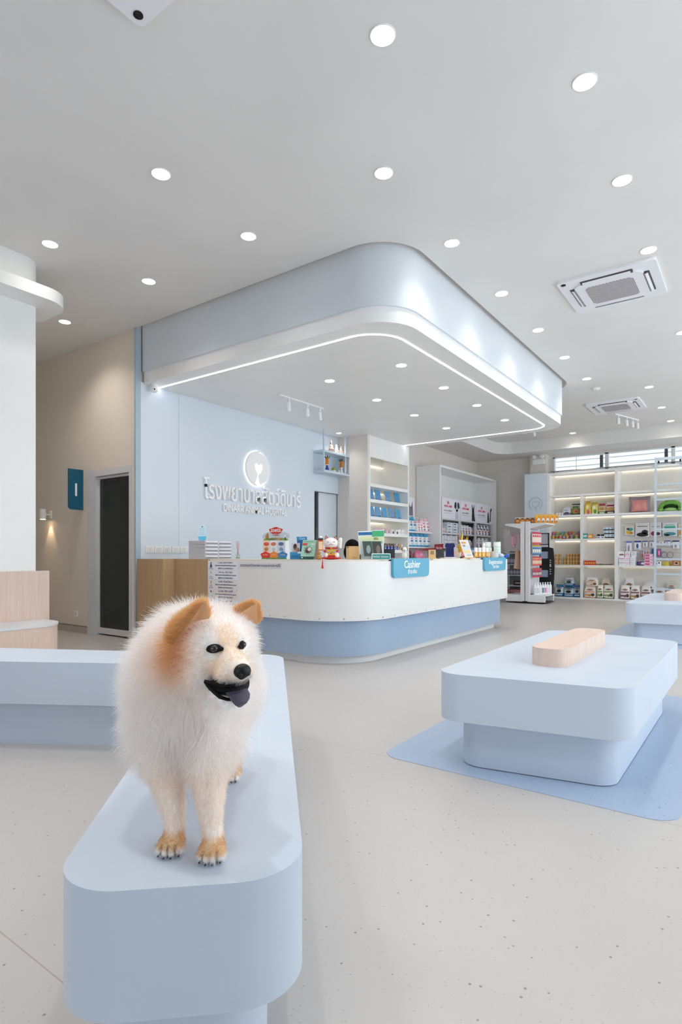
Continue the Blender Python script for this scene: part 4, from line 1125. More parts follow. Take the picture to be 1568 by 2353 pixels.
# --- frames and boxes on the lit shelf unit
def leaning_card(label, u, z, w, h, col, grp, name='blue_card', cat='brochure'):
    x = sx(u, 5.98)
    t = thing(name, label, cat, (x, 5.95, z + .003), 0, grp)
    k = .22
    MB().plate([(-w / 2, 0), (w / 2, 0), (w / 2, h), (-w / 2, h)], (0, 0, 0), X_, Vector((0, k, 1)).normalized(), Vector((0, 1, -k)).normalized(), .012, P(col, .25)).build('cover', t)
    m = MB()
    for i in range(5):
        m.plate([(-w * .35, h * (.2 + .12 * i)), (w * .3, h * (.2 + .12 * i)), (w * .3, h * (.2 + .12 * i) + .006), (-w * .35, h * (.2 + .12 * i) + .006)], (0, -.001, 0), X_, Vector((0, k, 1)).normalized(), Vector((0, 1, -k)).normalized(), -.001, P('#4f86b4', .3))
    m.build('print_lines', t)
    MB().box(-w * .3, w * .3, .02, .09, 0, .012, thin_glass('clear_acrylic', '#eef4f8', .12)).plate([(-w * .3, 0), (w * .3, 0), (w * .3, .04), (-w * .3, .04)], (0, -.012, 0), X_, Z_, (0, 1, 0), .004, thin_glass('clear_acrylic')).build('acrylic_stand', t)
for i, u in enumerate((852, 869, 892, 913)):
    leaning_card('%s blue card from the left on the upper card shelf of the lit unit' % ORD[i], u, UB[1] + .031, .19, .225, ('#5f9fd0', '#62a0cf', '#74a3d2', '#4f9dd0')[i], 'blue cards, upper shelf')
for i, u in enumerate((854, 869, 884, 899, 914.5)):
    leaning_card('%s blue card from the left on the lower card shelf of the lit unit' % ORD[i], u, UB[2] + .031, .18, .22, ('#67a3d4', '#78a8d8', '#62b0dc', '#7eaad8', '#6db4da')[i], 'blue cards, lower shelf')
for i, u in enumerate((866, 875, 884, 893)):
    make_box('%s pink and white box from the left on the shelf below the blue cards' % ORD[i], 'pink and white boxes', (sx(u, 5.9), 5.92, UB[3] + .03), 0, .075, .06, .09, '#efdfe6', [(-.2, .2, .05, .75, '#7c3c52'), (-.45, .45, .8, .95, '#d88ca6')])
for i, u in enumerate((902, 911.5)):
    make_box('%s white box with black picture beside the pink boxes' % ORD[i], 'white boxes with black picture', (sx(u, 5.9), 5.92, UB[3] + .03), 0, .09, .06, .085, '#eceae8', [(-.1, .45, .05, .6, '#4a4440')])
for i, u in enumerate((918, 926)):
    make_box('%s plain white box at the right end of that shelf' % ORD[i], 'plain white boxes', (sx(u, 5.9), 5.92, UB[3] + .03), 0, .09, .06, .095, '#f3f2f1', [(-.15, .15, .2, .6, '#b9b6b4')])
for i in range(5):
    make_box('%s blue and orange box from the left on the lowest lit shelf' % ORD[i], 'blue and orange boxes', (sx(884 + i * 7.2, 5.9), 5.9, UB[4] + .03), 0, .058, .05, .085, '#31559e', [(-.48, .48, .72, .95, '#d9903c'), (-.2, .2, .2, .5, '#e6ecf4')])
for i in range(6):
    make_box('%s grey box from the left behind the blue and orange boxes' % ORD[i], 'grey boxes', (sx(885 + i * 5, 6.05), 6.05, UB[4] + .03), 0, .05, .06, .13 - .006 * (i % 2), '#7b7674', [(-.3, .3, .6, .8, '#aaa5a2')])
for i, c_ in enumerate(('#d8d4dc', '#c9a45a', '#e6e2e0')):
    make_box('%s tall slim box from the left at the right of the lowest lit shelf' % ORD[i], 'tall slim boxes', (sx(912 + i * 5.6, 5.9), 5.92, UB[4] + .03), 0, .045, .06, .12, c_, [(-.3, .3, .3, .5, '#8a7f78')])

# --- bags on the white rack
BB = [(.12, '#3fa0d0'), (.76, '#eef2f6'), (1, '#4fb0dc')]
BP = [(-.3, .3, .36, .5, '#4a7fb0', 'o'), (-.2, .25, .55, .66, '#d98a86', 'o'), (-.3, .3, .18, .24, '#b9cfe0', 'r')]
PB = [(.1, '#f3c6d2'), (.8, '#f4eef1'), (1, '#f0bccb')]
PP = [(-.25, .25, .3, .48, '#d97d6c', 'o'), (-.3, .3, .56, .68, '#e29ab0', 'r'), (-.1, .2, .1, .25, '#6a5a60', 'o')]
yb_ = 6.16
for i, u in enumerate((951, 961, 969, 977, 984)):
    make_bag('%s blue-topped white bag from the left low on the white rack' % ORD[i], 'blue-topped white bags', (11.09 + .195 * i, yb_, 1.27), 0, .165, .29, .16, BB, BP)
for i, x in enumerate((11.08, 11.24)):
    make_bag('%s blue-topped bag from the left high on the white rack' % ORD[i], 'blue-topped bags, upper shelf', (x, yb_, 1.6), 0, .145, .33, .14, [(.12, '#3fa0d0'), (.7, '#dfe8ee'), (1, '#3fa4cf')], BP)
for i, x in enumerate((11.385, 11.515)):
    make_bag('%s short pink and white bag from the left high on the white rack' % ORD[i], 'short pink bags', (x, yb_ - .04, 1.6), 0, .115, .24, .11, PB, PP)
for i, x in enumerate((11.67, 11.86)):
    make_bag('%s tall pink and white bag from the left at the white rack end' % ORD[i], 'tall pink bags', (x, yb_, 1.6), 0, .165, .31, .15, PB, PP)
make_box('teal box low on the white rack', None, (11.14, 6.15, .9), 0, .2, .2, .13, '#2a8f96', [(-.3, .3, .3, .6, '#5fb7b8')])
make_bag('maroon pouch over the teal box on the white rack', None, (11.14, 6.2, 1.0315), 0, .2, .17, .1, [(1, '#7d2a3c')], [(-.3, .3, .3, .6, '#a34a5a', 'o')])
make_bag('bright pink patterned bag low on the white rack', None, (11.5, 6.14, .9), 0, .42, .3, .16, [(.5, '#ea7fa2'), (1, '#f08fb0')], [(-.35, -.1, .2, .4, '#f9d6e2', 'o'), (.05, .3, .25, .45, '#d95c86', 'o'), (-.1, .15, .55, .75, '#f7c2d4', 'o')])
t = thing('red_banner_board', 'dark red pointed board beside the monitors behind the counter', 'board', (11.55, 5.80, 1.17))
MB().yplate([(-.65, .02), (.1, .0), (.1, -.02), (.5, -.02), (.5, .17), (.1, .15), (.1, .07), (-.3, .06)], 0, .02, P('#8f1f2c', .4)).build('board', t)
MB().text('Hot Care', .06, (.29, -.001, .05), X_, Z_, P('#e7c9c4'), .01, .002, width=.3, height=.06).build('lettering', t)
MB().box(.3, .34, .02, .045, -1.17, .1, M_rack).build('stand', t)

# --- goods on the three metal racks
WB = [(.1, '#c9c4cf'), (1, '#e9e6ee')]
WP = [(-.3, .3, .3, .42, '#c2566e', 'r'), (-.3, .3, .55, .65, '#9b97a6', 'r'), (-.15, .3, .08, .28, '#6d6874', 'o')]
def rack_x(i, f_): return RX[i] + .05 + (RX[i + 1] - RX[i] - .1) * f_
for r_ in range(4):
    for i in range(2):
        make_box('white and blue pack, %s column, %s from the bottom, left metal rack' % (ORD[i], ORD[r_]), 'stacked white and blue packs', (rack_x(0, .5 + .34 * i), 6.07, 1.6 + r_ * .066), 0, .26, .18, .064, '#e6e9f0', [(-.4, .1, .25, .7, '#8fb0d4' if (r_ + i) % 2 else '#5d5f6c'), (.15, .4, .3, .6, '#cdd6e2')])
for i in range(3):
    make_bag('%s small grey pouch from the left on the left metal rack' % ORD[i], 'small grey pouches', (rack_x(0, .06 + .1 * i), 6.03, 1.6), 0, .1, .13, .06, [(1, '#d9d0d4')], [(-.3, .3, .2, .4, '#d9808c', 'r')])
for i in range(5):
    make_bag('%s white pouch from the left high on the middle metal rack' % ORD[i], 'white pouches, middle rack', (rack_x(1, .1 + .2 * i), 6.05, 1.6), 0, .17, .24 - .03 * (i == 4), .1, WB, WP)
for i in range(5):
    make_bag('%s white and black bag from the left high on the right metal rack' % ORD[i], 'white and black bags, right rack', (rack_x(2, .1 + .2 * i), 6.05, 1.6), 0, .19, .29, .1, WB, WP + [(-.5, -.15, .5, .95, '#3c3a44', 'r')])
for i in range(6):
    make_box('%s white carton from the left, second shelf of the left metal rack' % ORD[i], 'white cartons, left rack', (rack_x(0, .08 + .165 * i), 6.08, 1.27), 0, .125, .2, .27 + .02 * (i % 2), '#dedce4', [(-.4, .4, .55, .62, '#b8a6b4'), (-.4, .4, .25, .3, '#8c8a96')])
for i in range(4):
    make_bag('%s white pouch from the left, second shelf of the middle metal rack' % ORD[i], 'white pouches, second shelf', (rack_x(1, .15 + .23 * i), 6.05, 1.27), 0, .19, .2, .1, WB, WP)
for i in range(4):
    make_bag('%s white bag from the left, second shelf of the right metal rack' % ORD[i], 'white bags, second shelf', (rack_x(2, .12 + .25 * i), 6.05, 1.27), 0, .22, .27, .1, WB, WP)
for i in range(3):
    for k in range(4):
        make_box('%s grey-white carton from the left, third shelf of the %s metal rack' % (ORD[k], ords[i]), 'low cartons on the metal racks', (rack_x(i, .14 + .24 * k), 6.08, .93), 0, .17, .2, .24, '#d9d7df', [(-.4, .4, .5, .6, '#b39aa8')])

# --- statues and offerings on the hanging shelf
M_st = [mat('statue_bronze', '#c9a494', .4), mat('statue_ivory', '#ecdcd2', .45), mat('statue_rose', '#e6cbbd', .45)]
for i, (u, h) in enumerate(((761, .215), (773, .185), (783.5, .18))):
    t = thing('seated_statue', '%s small seated statue from the left on the hanging shelf' % ORD[i], 'statue', (sx(u, 6.3), 6.3, 2.95), 0, 'seated statues')
    m = M_st[i]; k = h / .2
    MB().lathe([(.062, 0), (.06, .02), (.05, .03), (.055, .045)], m, seg=18, squash=.7).build('plinth', t)
    b = MB()
    b.ell((0, -.01, .055 * k), (.058 * k, .04 * k, .022 * k), m).ell((0, 0, .095 * k), (.03 * k, .022 * k, .045 * k), m).ell((-.032 * k, -.006, .09 * k), (.011 * k, .012 * k, .04 * k), m, 10, 8).ell((.032 * k, -.006, .09 * k), (.011 * k, .012 * k, .04 * k), m, 10, 8)
    b.ell((0, 0, .152 * k), (.019 * k, .02 * k, .024 * k), m)
    if i == 0: b.lathe([(.016 * k, .168 * k), (.01 * k, .19 * k), (.004 * k, .215 * k), (0, .225 * k)], m, seg=10)
    else: b.ell((0, 0, .178 * k), (.009 * k, .009 * k, .01 * k), m, 8, 6)
    b.build('figure', t)
M_or = mat('marigold_orange', '#e8861c', .7); M_lf = mat('leaf_green', '#2f5a34', .6)
for i, (u, hs) in enumerate(((752, 1.0), (785, 1.0))):
    t = thing('offering_vase', '%s with orange flower garland on the hanging shelf' % ('dark blue and white vase', 'tall white patterned vase')[i], 'vase', (sx(u, 6.27), 6.27, 2.595), 0, 'offering vases')
    MB().lathe([(.028, 0), (.034, .02), (.03, .05), (.018, .075), (.024, .1)], P('#24418c' if i == 0 else '#dfe4ec', .3), seg=16).lathe([(.0245, .098), (.026, .112), (.02, .112)], P('#e9ecf2', .3), seg=16).build('vase', t)
    g = MB(); rr = random.Random(i)
    for z in (.125, .155, .185, .215):
        for k in range(7):
            a = k * .9 + z * 30
            g.ell((.016 * math.cos(a), .016 * math.sin(a), z * hs), .016, M_or, 8, 6)
    g.build('flower_garland', t)
    l = MB()
    for k in range(9):
        a = k * .7; tx, ty = math.cos(a), math.sin(a) * .5; ln = .05 + .045 * rr.random()
        p0 = Vector((0, 0, .2 * hs)); p1 = p0 + Vector((tx * .06, ty * .06, ln * .6)); p2 = p0 + Vector((tx * .085, ty * .09, ln))
        n_ = Vector((-ty, tx, 0)).normalized() * .009
        l.faces([p0, p1 + n_, p1 - n_, p2], [(0, 1, 2), (1, 3, 2)], M_lf)
    l.build('leaves', t)
t = thing('offering_bowl', 'small green domed bowl between the two vases', 'bowl', (sx(767, 6.27), 6.27, 2.595))
MB().lathe([(.03, 0), (.042, .01), (.045, .03), (.042, .032)], P('#dfe0dc', .4)).build('dish', t)
MB().ell((0, 0, .045), (.04, .04, .04), P('#8d9a3a', .6)).build('heap', t)
for i, u in enumerate((773, 779)):
    make_can('%s small cup right of the green domed bowl' % ('green', 'clear white')[i], 'offering cups', (sx(u, 6.25), 6.25, 2.595), .018, .035 + .015 * i, ('#9aa83c', '#dfe8ee')[i], ('#7d8c2e', '#cfdbe4')[i], '#e6ecd0', 'small_cup', 'cup')

# --- goods on the gondola stand, grey rack and end shelf
gx = 13.05
for i in range(4):
    make_bag('%s orange pouch from the left on the left half of the stand top' % ORD[i], 'orange pouches, left', (gx + .13 + .05 * i, sy(1189 + i * 10, gx + .1), 1.8), -75, .13, .15, .035, [(.15, '#d9822f'), (.75, '#b06a2c'), (1, '#d8c9b8')], [(-.3, .3, .2, .6, '#e9a04a', 'o'), (-.2, .2, .7, .85, '#4a3a30', 'r')])
make_bag('clear grey pouch at the right of the left orange pouches', None, (gx + .42, sy(1227, gx + .42), 1.8), -75, .12, .15, .05, [(1, '#d6d3c6')], [(-.3, .3, .2, .7, '#a9a67c', 'o')])
for i in range(5):
    make_bag('%s bright orange pouch from the left on the right half of the stand top' % ORD[i], 'orange pouches, right', (gx + .13 + .055 * i, sy(1237 + i * 8.6, gx + .15), 1.8), -70, .13, .2, .03, [(.12, '#e8a23c'), (.8, '#ea8f2e'), (1, '#f0b45a')], [(-.1, .4, .15, .6, '#f4eee0', 'o'), (-.4, 0, .6, .8, '#e9c43c', 'r'), (0, .3, .1, .3, '#3a5a34', 'o')])
def hanging_sticks(label, n_, z, w, h, c1, c2, c3, grp, y0, x0, tilt=0):
    rr = random.Random(n_)
    for i in range(n_):
        t = thing('hanging_pouch', label % ORD[i], 'pouch', (x0 + (.056 if n_ > 7 else .085) * i, y0 - .016 * (i % 4), z), -28 + rr.uniform(-8, 8), grp)
        MB().plate([(-w / 2, -h * .85), (w / 2, -h * .85), (w / 2, -h * .15), (-w / 2, -h * .15)], (0, -.006, 0), X_, Z_, Y_, .012, P(c2, .35)).plate([(-w / 2, -h * .15), (w / 2, -h * .15), (w / 2, 0), (-w / 2, 0)], (0, -.003, 0), X_, Z_, Y_, .006, P(c1, .35)).plate([(-w / 2, -h), (w / 2, -h), (w / 2, -h * .85), (-w / 2, -h * .85)], (0, -.004, 0), X_, Z_, Y_, .008, P(c3, .35)).build('pack', t)
        MB().plate([(-w * .3, -h * .72), (w * .25, -h * .72), (w * .25, -h * .45), (-w * .3, -h * .45)], (0, -.006, 0), X_, Z_, (0, 1, 0), -.002, P('#f0e4c8', .4)).plate([(-w * .35, -h * .4), (w * .35, -h * .4), (w * .35, -h * .24), (-w * .35, -h * .24)], (0, -.006, 0), X_, Z_, (0, 1, 0), -.002, P(c3, .4)).build('printed_front', t)
        MB().tube([(0, .1, .005), (0, -.02, .005)], .003, M_chrome, 6).build('peg', t)
gy = 4.27 - .16
hanging_sticks('%s red and white treat pouch from the front, top row on the stand', 6, 1.60, .085, .27, '#c9304a', '#e8ccd0', '#cf3a44', 'treat pouches, top row', gy, gx + .1)
hanging_sticks('%s blue and yellow treat pouch from the front, second row on the stand', 6, 1.31, .085, .22, '#c79a2a', '#8fb0cc', '#2f5c8c', 'treat pouches, second row', gy, gx + .1)
hanging_sticks('%s red treat stick from the front, third row on the stand', 10, 1.045, .042, .2, '#cf2f38', '#dba58a', '#d8303c', 'treat sticks, third row', gy, gx + .08)
hanging_sticks('%s red treat stick from the front, lowest hanging row on the stand', 10, .78, .042, .2, '#d8402c', '#7a4a78', '#d8303c', 'treat sticks, fourth row', gy, gx + .08)
for i in range(7):
    t = thing('shampoo_bottle', '%s white bottle from the front on the base shelf of the stand' % ORD[i], 'bottle', (gx + .09 + .088 * i, 4.27 - .2 - .03 * i, .19), -60, 'white bottles on the stand base')
    MB().lathe([(.03, 0), (.036, .01), (.036, .17), (.028, .21), (.014, .225), (.014, .25)], P('#f3f3f5', .3), seg=16, squash=.75).build('bottle', t)
    MB().lathe([(.016, .25), (.016, .275), (0, .277)], P('#e6e8ee', .3), seg=12).build('cap', t)
    MB().plate([(-.022, .04), (.022, .04), (.022, .15), (-.022, .15)], (0, -.0275, 0), X_, Z_, (0, 1, 0), .003, P(('#d9dce8', '#cfd6e6', '#e6e6ea', '#3f9fa6', '#d98cae', '#e9dfe8', '#eeeef2')[i], .4)).build('label', t)
t = thing('pink_harness', 'pink harness loop hanging on the left of the product stand', 'harness', (gx + .12, 4.27 + .3, 1.56), -50)
MB().tube([(.05 * math.cos(a * math.pi / 9), .0, -.14 + .14 * math.sin(a * math.pi / 9)) for a in range(18)], .022, P('#e79ab4', .7), 8, True).build('strap', t)
MB().tube([(0, 0, .0), (0, -.1, 0)], .004, M_chrome, 6).build('peg', t)
t = thing('pink_harness', 'paler pink harness hanging close to the stand post', 'harness', (gx + .2, 4.27 + .16, 1.60), -50)
MB().tube([(.035 * math.cos(a * math.pi / 9), .0, -.11 + .12 * math.sin(a * math.pi / 9)) for a in range(18)], .02, P('#efb4c6', .7), 8, True).build('strap', t)
MB().tube([(0, 0, .0), (0, -.07, 0)], .004, M_chrome, 6).build('peg', t)
t = thing('pet_dress', 'beige and orange pet dress hanging low on the left of the stand', 'pet clothing', (gx + .12, 4.27 + .2, 1.2), -40)
MB().plate([(-.05, 0), (.05, 0), (.07, -.25), (.1, -.45), (-.1, -.42), (-.06, -.2)], (0, 0, 0), X_, Z_, Y_, .03, P('#dcb9a0', .8)).plate([(.02, -.02), (.05, -.02), (.09, -.4), (.05, -.4)], (0, -.002, 0), X_, Z_, Y_, -.004, P('#cf8a4c', .8)).build('cloth', t)
MB().tube([(0, .015, 0), (0, .015, .03), (.0, -.09, .03)], .004, M_chrome, 6).build('peg', t)
for r_, z in enumerate((.86, .6)):
    for i in range(5):
        make_can('%s dark grey can from the left, %s shelf of the crown-topped rack' % (ORD[i], ('upper', 'lower')[r_]), 'grey cans on the crown-topped rack', (14.1, 5.05 + yy0 + hw - .08 - i * (hw - .1) / 4.6, z), .04, .17 - .04 * r_, '#7d7f8a', '#b8bac6', '#44464e')
for i in range(2):
    t = thing('floor_cushion', '%s round pink pet cushion at the foot of the crown-topped rack' % ('lower', 'upper')[i], 'cushion', (14.2, 5.05 + yy0 + hw / 2, .06 + i * .09), 0, 'pink pet cushions')
    MB().lathe([(.12, 0), (.19, .015), (.21, .045), (.19, .08), (.12, .09), (0, .08)], noisy('dusty_pink_plush', '#c98a8c', '#bd7c80', nscale=9, rough=.95, spec=.05), seg=24).build('cushion', t)
make_box('black carton high on the crown-topped rack', None, (14.15, 5.05 + yy0 + .14, .34), E_, .2, .15, .12, '#3a3230', [(-.3, .3, .4, .6, '#c9c0b8')])

# ------------------------------------------------------------------ on the reception counter
CT = 1.0478
def at(u, d):
    a, b = sight(u)
    if u < 960: return a * d, b * d
    y = min(3.12 + (d - 6.7) * .3, 8.5 * b / a)          # along the front run of the counter
    x = a * y / b
    AT_SCALE[(round(x, 4), round(y, 4))] = y / b / d
    return x, y
def px_m(d): return d / FPX
# stacked clear-grey drawers
xa = 4.62; ya = sy(472, xa); yb2 = sy(434, xa); xb = sx(533, ya)
t = thing('drawer_organiser', 'stacked grey-white plastic drawer boxes on the counter by the blue wall', 'drawer unit', (xa, ya, CT))
Lx, Ly = xb - xa, yb2 - ya
M_dr = mat('grey_clear_plastic', '#c3c1c8', .3, .5); M_drd = mat('drawer_shadow_grey', '#83838f', .4); M_drw = mat('drawer_white_front', '#e6e4ea', .3)
b = MB()
for k in range(5):
    b.box(0, Lx, 0.006, Ly, k * .043 + .001, k * .043 + .0415, M_dr)
b.build('casing', t)
for c_ in range(2):
    for k in range(5):
        x0 = .01 + c_ * Lx * .5; x1 = x0 + Lx * .44
        MB().box(x0, x1, 0, .006, k * .043 + .02, k * .043 + .038, M_drw).box(x0, x1, .002, .006, k * .043 + .008, k * .043 + .02, M_drd).box(x0 + .02, x0 + .08, -.004, 0, k * .043 + .026, k * .043 + .034, M_drw).build('drawer', t)
t = thing('glass_award', 'blue clear glass award standing on the drawer boxes', 'award', (xa + .06, ya + .12, CT + .217), -50)
M_aw = noisy('award_glass_face', '#cfe6f2', '#b9dcee', nscale=2, rough=.15)
pl = [(-.035, 0), (.035, 0), (.055, .05), (.05, .15), (.03, .185), (-.03, .185), (-.05, .15), (-.055, .05)]
MB().yplate(pl, -.012, .024, M_aw).build('plaque', t)
MB().yplate([(-.034, .001), (.034, .001), (.052, .05), (-.052, .05)], -.014, .028, mat('award_turquoise', '#37b6dc', .12)).build('tinted_foot', t)
m = MB()
for i in range(4): m.box(-.03, .03, -.0135, -.012, .07 + i * .022, .073 + i * .022, P('#7fa3bd'))
m.ell((0, -.013, .165), (.006, .002, .01), P('#2d4a63')); m.build('engraving', t)
t = thing('reed_diffuser', 'small glass reed diffuser with pink sticks on the counter', 'diffuser', (*at(547, 6.75), CT))
MB().lathe([(.02, 0), (.024, .004), (.024, .05), (.012, .06), (.012, .075)], thin_glass('diffuser_glass', '#e6eef0', .15), seg=14).build('bottle', t)
MB().lathe([(0, .004), (.021, .005), (.021, .02), (0, .021)], P('#b7b06a', .3), seg=14).build('oil', t)
m = MB()
for i in range(5): m.tube([(0, 0, .01), ((i - 2) * .012, .004 * (i % 2), .205)], .0018, P('#c98f88', .7), 5)
m.build('reed_sticks', t)

def printed(t, name, polys, y=-.001, th=-.0015):
    m = MB()
    for pts, c_ in polys: m.plate(pts, (0, y, 0), X_, Z_, (0, 1, 0), th, P(c_, .45))
    return m.build(name, t)
def oval(cx, cz, rx, rz, n=16): return [(cx + rx * math.cos(2 * math.pi * i / n), cz + rz * math.sin(2 * math.pi * i / n)) for i in range(n)]
def cloud(cx, cz, rx, rz): return [(cx + rx * (1 + .1 * math.sin(5 * a)) * math.cos(a), cz + rz * (1 + .1 * math.sin(5 * a)) * math.sin(a)) for a in [2 * math.pi * i / 28 for i in range(28)]]

# leaflet display with oval header
d_ = 6.35; p = at(630, d_)
t = thing('leaflet_display', 'cardboard leaflet display with red cloud header and three numbered pockets on the counter', 'display', (*p, CT), -72)
k = .0052
MB().yplate([(-.15, 0), (.15, 0), (.155, .05), (.13, .06), (.13, .2), (-.13, .2), (-.13, .06), (-.155, .05)], .0, .004, P('#dfe6ee', .5)).box(-.13, .13, .004, .13, 0, .004, P('#dfe6ee', .5)).plate([(0, 0), (.13, 0), (.10, .2), (0, .2)], (.13, 0, 0), Y_, Z_, X_, .004, P('#e6ebf1', .5)).build('holder', t)
MB().yplate(oval(0, .25, .165, .062, 24) , .05, .004, P('#c9d2da', .5)).yplate([(-.12, .18), (.12, .18), (.12, .26), (-.12, .26)], .054, .004, P('#dfe6ee', .5)).box(-.12, .12, .058, .062, 0, .2, P('#dfe6ee', .5)).build('header_board', t)
h = MB()
for pts, c_ in ((oval(0, .213, .15, .022), '#7fb23c'), ([(-.06, .2), (.06, .2), (.06, .235), (-.06, .235)], '#e0c3a0'), (cloud(0, .315, .078, .036), '#cf3420'), (oval(-.105, .245, .02, .03), '#c07f42'), (oval(-.098, .275, .011, .014), '#c98a4c'), (oval(-.07, .222, .02, .013), '#dcd6d2'), (oval(.105, .245, .012, .028), '#efe6e0'), (oval(.112, .225, .012, .016), '#6d7078'), (oval(.06, .215, .018, .01), '#d9a04a')):
    h.plate(pts, (0, .049, 0), X_, Z_, (0, 1, 0), -.002, P(c_, .5))
h.text('zoetis', .06, (0, .045, .298), X_, Z_, P('#fbeee6'), .01, .001, width=.12, height=.045)
h.text('3 สเต็ป', .03, (0, .047, .258), X_, Z_, P('#cf4a30'), .01, .001, width=.075, height=.026)
h.build('header_print', t)
for i, (x, c1, c2) in enumerate(((-.09, '#f1cdb8', '#d95b3c'), (-.005, '#e6e9f0', '#d9785c'), (.085, '#d3dcea', '#64718f'))):
    MB().plate([(-.042, 0), (.042, 0), (.042, .15), (-.042, .15)], (x, -.001, .055), X_, Z_, Y_, -.003, P(c1, .4)).plate(oval(0, .11, .032, .02), (x, -.0042, .055), X_, Z_, Y_, -.001, P(c2, .4)).plate(oval(0, .055, .024, .02), (x, -.0042, .055), X_, Z_, Y_, -.001, P(('#b98a5a', '#c9d3e2', '#8fa2bf')[i], .4)).build('leaflet', t)
for i, (x, c_) in enumerate(((-.1, '#d93a2a'), (0, '#ea8a2c'), (.105, '#3d86c0'))):
    m = MB().plate(cloud(x, .045, .055, .034), (0, -.006, 0), X_, Z_, (0, 1, 0), -.003, P(c_, .45))
    m.text(str(i + 1), .04, (x, -.008, .083), X_, Z_, P(c_, .45), .006, .001)
    m.text('ปกป้อง', .02, (x, -.0095, .042), X_, Z_, P('#f6ddd0'), .004, .001, width=.06, height=.014)
    m.build('number_badge', t)
printed(t, 'base_print', [([(-.148, .002), (.148, .002), (.15, .012), (-.15, .012)], '#6fae4a')] + [([(x, .012), (x + .012, .012), (x + .008, .024), (x + .003, .024)], ('#33343c', '#8a6a4a', '#b9b4ae')[i % 3]) for i, x in enumerate([-.14 + .021 * j for j in range(13)])])
# blue brochure holder
p = at(684, 6.0)
t = thing('brochure_holder', 'blue brochure holder with a picture of a woman in white on the counter', 'brochure holder', (*p, CT), -62)
Bc = '#2f93c9'
MB().box(-.08, .08, -.0, .05, 0, .004, P(Bc)).yplate([(-.08, 0), (.08, 0), (.08, .075), (-.08, .075)], 0, .004, P(Bc, .4)).yplate([(-.0, 0), (.08, 0), (.09, .235), (-.02, .235)], .05, .004, P('#1f66a8', .4)).plate([(0, 0), (.05, 0), (.05, .16), (0, .075)], (.076, .0, 0), Y_, Z_, X_, .004, P('#1c5fa4', .4)).build('holder', t)
MB().plate([(-.065, .03), (.02, .03), (.02, .17), (-.065, .17)], (0, .012, 0), X_, Vector((0, .1, 1)), (0, 1, 0), .003, P('#cfcbd2', .4)).build('brochure', t)
pr = MB()
for pts, c_ in ((oval(-.022, .085, .03, .05), '#cdb4a2'), (oval(-.03, .13, .018, .032), '#2a201e'), (oval(-.024, .13, .011, .017), '#d8b09a'), (oval(.0, .1, .016, .02), '#8d6a52')):
    pr.plate(pts, (0, .010, 0), X_, Vector((0, .1, 1)), (0, 1, 0), -.002, P(c_, .45))
pr.build('portrait', t)
printed(t, 'holder_print', [([(-.07, .02), (.05, .02), (.05, .026), (-.07, .026)], '#1b6aa6'), ([(-.07, .034), (.05, .034), (.05, .04), (-.07, .04)], '#1b6aa6'), ([(0, .06), (.06, .06), (.06, .08), (0, .08)], '#dfe9ef')])
MB().yplate([(-.01, .2), (.085, .2), (.09, .232), (-.018, .232)], .048, .002, P('#2f93c9')).text('Care', .03, (.04, .047, .208), X_, Z_, P('#dfe9ef'), .004, .001).build('top_print', t)
# green card
p = at(708, 5.85)
t = thing('tent_card', 'mint green tent card with a round animal picture left of the lucky cat', 'card', (*p, CT), -58)
kz = Vector((0, .18, 1)).normalized(); kn = Vector((0, 1, -.18)).normalized()
MB().plate([(-.08, 0), (.06, 0), (.085, .2), (-.055, .2)], (0, 0, 0), X_, kz, kn, .003, P('#9fcbb2', .4)).plate([(-.08, 0), (.06, 0), (.06, .2), (-.055, .2)], (.03, .09, 0), X_, Vector((.1, -.27, 1)).normalized(), Vector((0, 1, .27)).normalized(), .003, P('#cfc6c2', .5)).build('card', t)
m = MB()
def on(pts, c_, o=-.001): m.plate(pts, (0, o, 0), X_, kz, kn, -.0012, P(c_, .45))
on([(-.08, .003), (.058, .003), (.062, .03), (-.076, .03)], '#16423c')
for a in range(10): on(oval(.0 + .042 * math.cos(a * .628), .095 + .04 * math.sin(a * .628), .006, .006, 8), '#5d8a72')
on(oval(0, .095, .033, .032), '#6a5448'); on(oval(.012, .105, .018, .018), '#d9cfc8', -.002); on(oval(-.012, .082, .016, .014), '#3c302c', -.002)
on([(-.06, .145), (-.012, .145), (-.006, .168), (-.054, .168)], '#c9493c'); on([(.03, .15), (.065, .15), (.068, .165), (.033, .165)], '#d6dfd6'); on([(-.045, .182), (.05, .182), (.051, .186), (-.044, .186)], '#5f8f78')
on(oval(-.06, .018, .01, .006, 8), '#dfe8e2', -.002)
m.build('card_print', t)

# lucky cat on its red cushion
d_ = 5.88; p = at(761, d_)
t = thing('lucky_cat', 'white lucky cat figure with yellow bib on a red cushion at the counter corner', 'figurine', (*p, CT), -52)
Wc = mat('cat_porcelain', '#f1ebe6', .3); Rc = P('#c9261c', .6); Yc = P('#e2a92c', .4)
m = MB().ell((0, 0, .014), (.105, .075, .014), Rc, 24, 8)
m.build('cushion', t)
MB().tube([(-.06, -.07, .015), (-.085, -.14, .007), (-.088, -.182, .006), (-.088, -.19, -.02)], .0035, Rc, 6).lathe([(.006, -.022), (.008, -.03), (.005, -.034), (.012, -.085), (0, -.087)], Rc, (-.088, -.192, 0), 10).build('tassel', t)
m = MB().ell((0, .01, .065), (.068, .055, .055), Wc).ell((-.05, -.03, .045), (.028, .028, .03), Wc).ell((.055, -.03, .045), (.028, .028, .03), Wc)
m.tube([(-.06, 0, .09), (-.085, -.02, .11), (-.09, -.03, .15)], [.02, .02, .022], Wc, 12).tube([(.06, 0, .09), (.09, -.01, .12), (.095, -.015, .19)], [.02, .018, .018], Wc, 12).ell((.095, -.017, .2), (.02, .018, .022), Wc)
m.build('body', t)
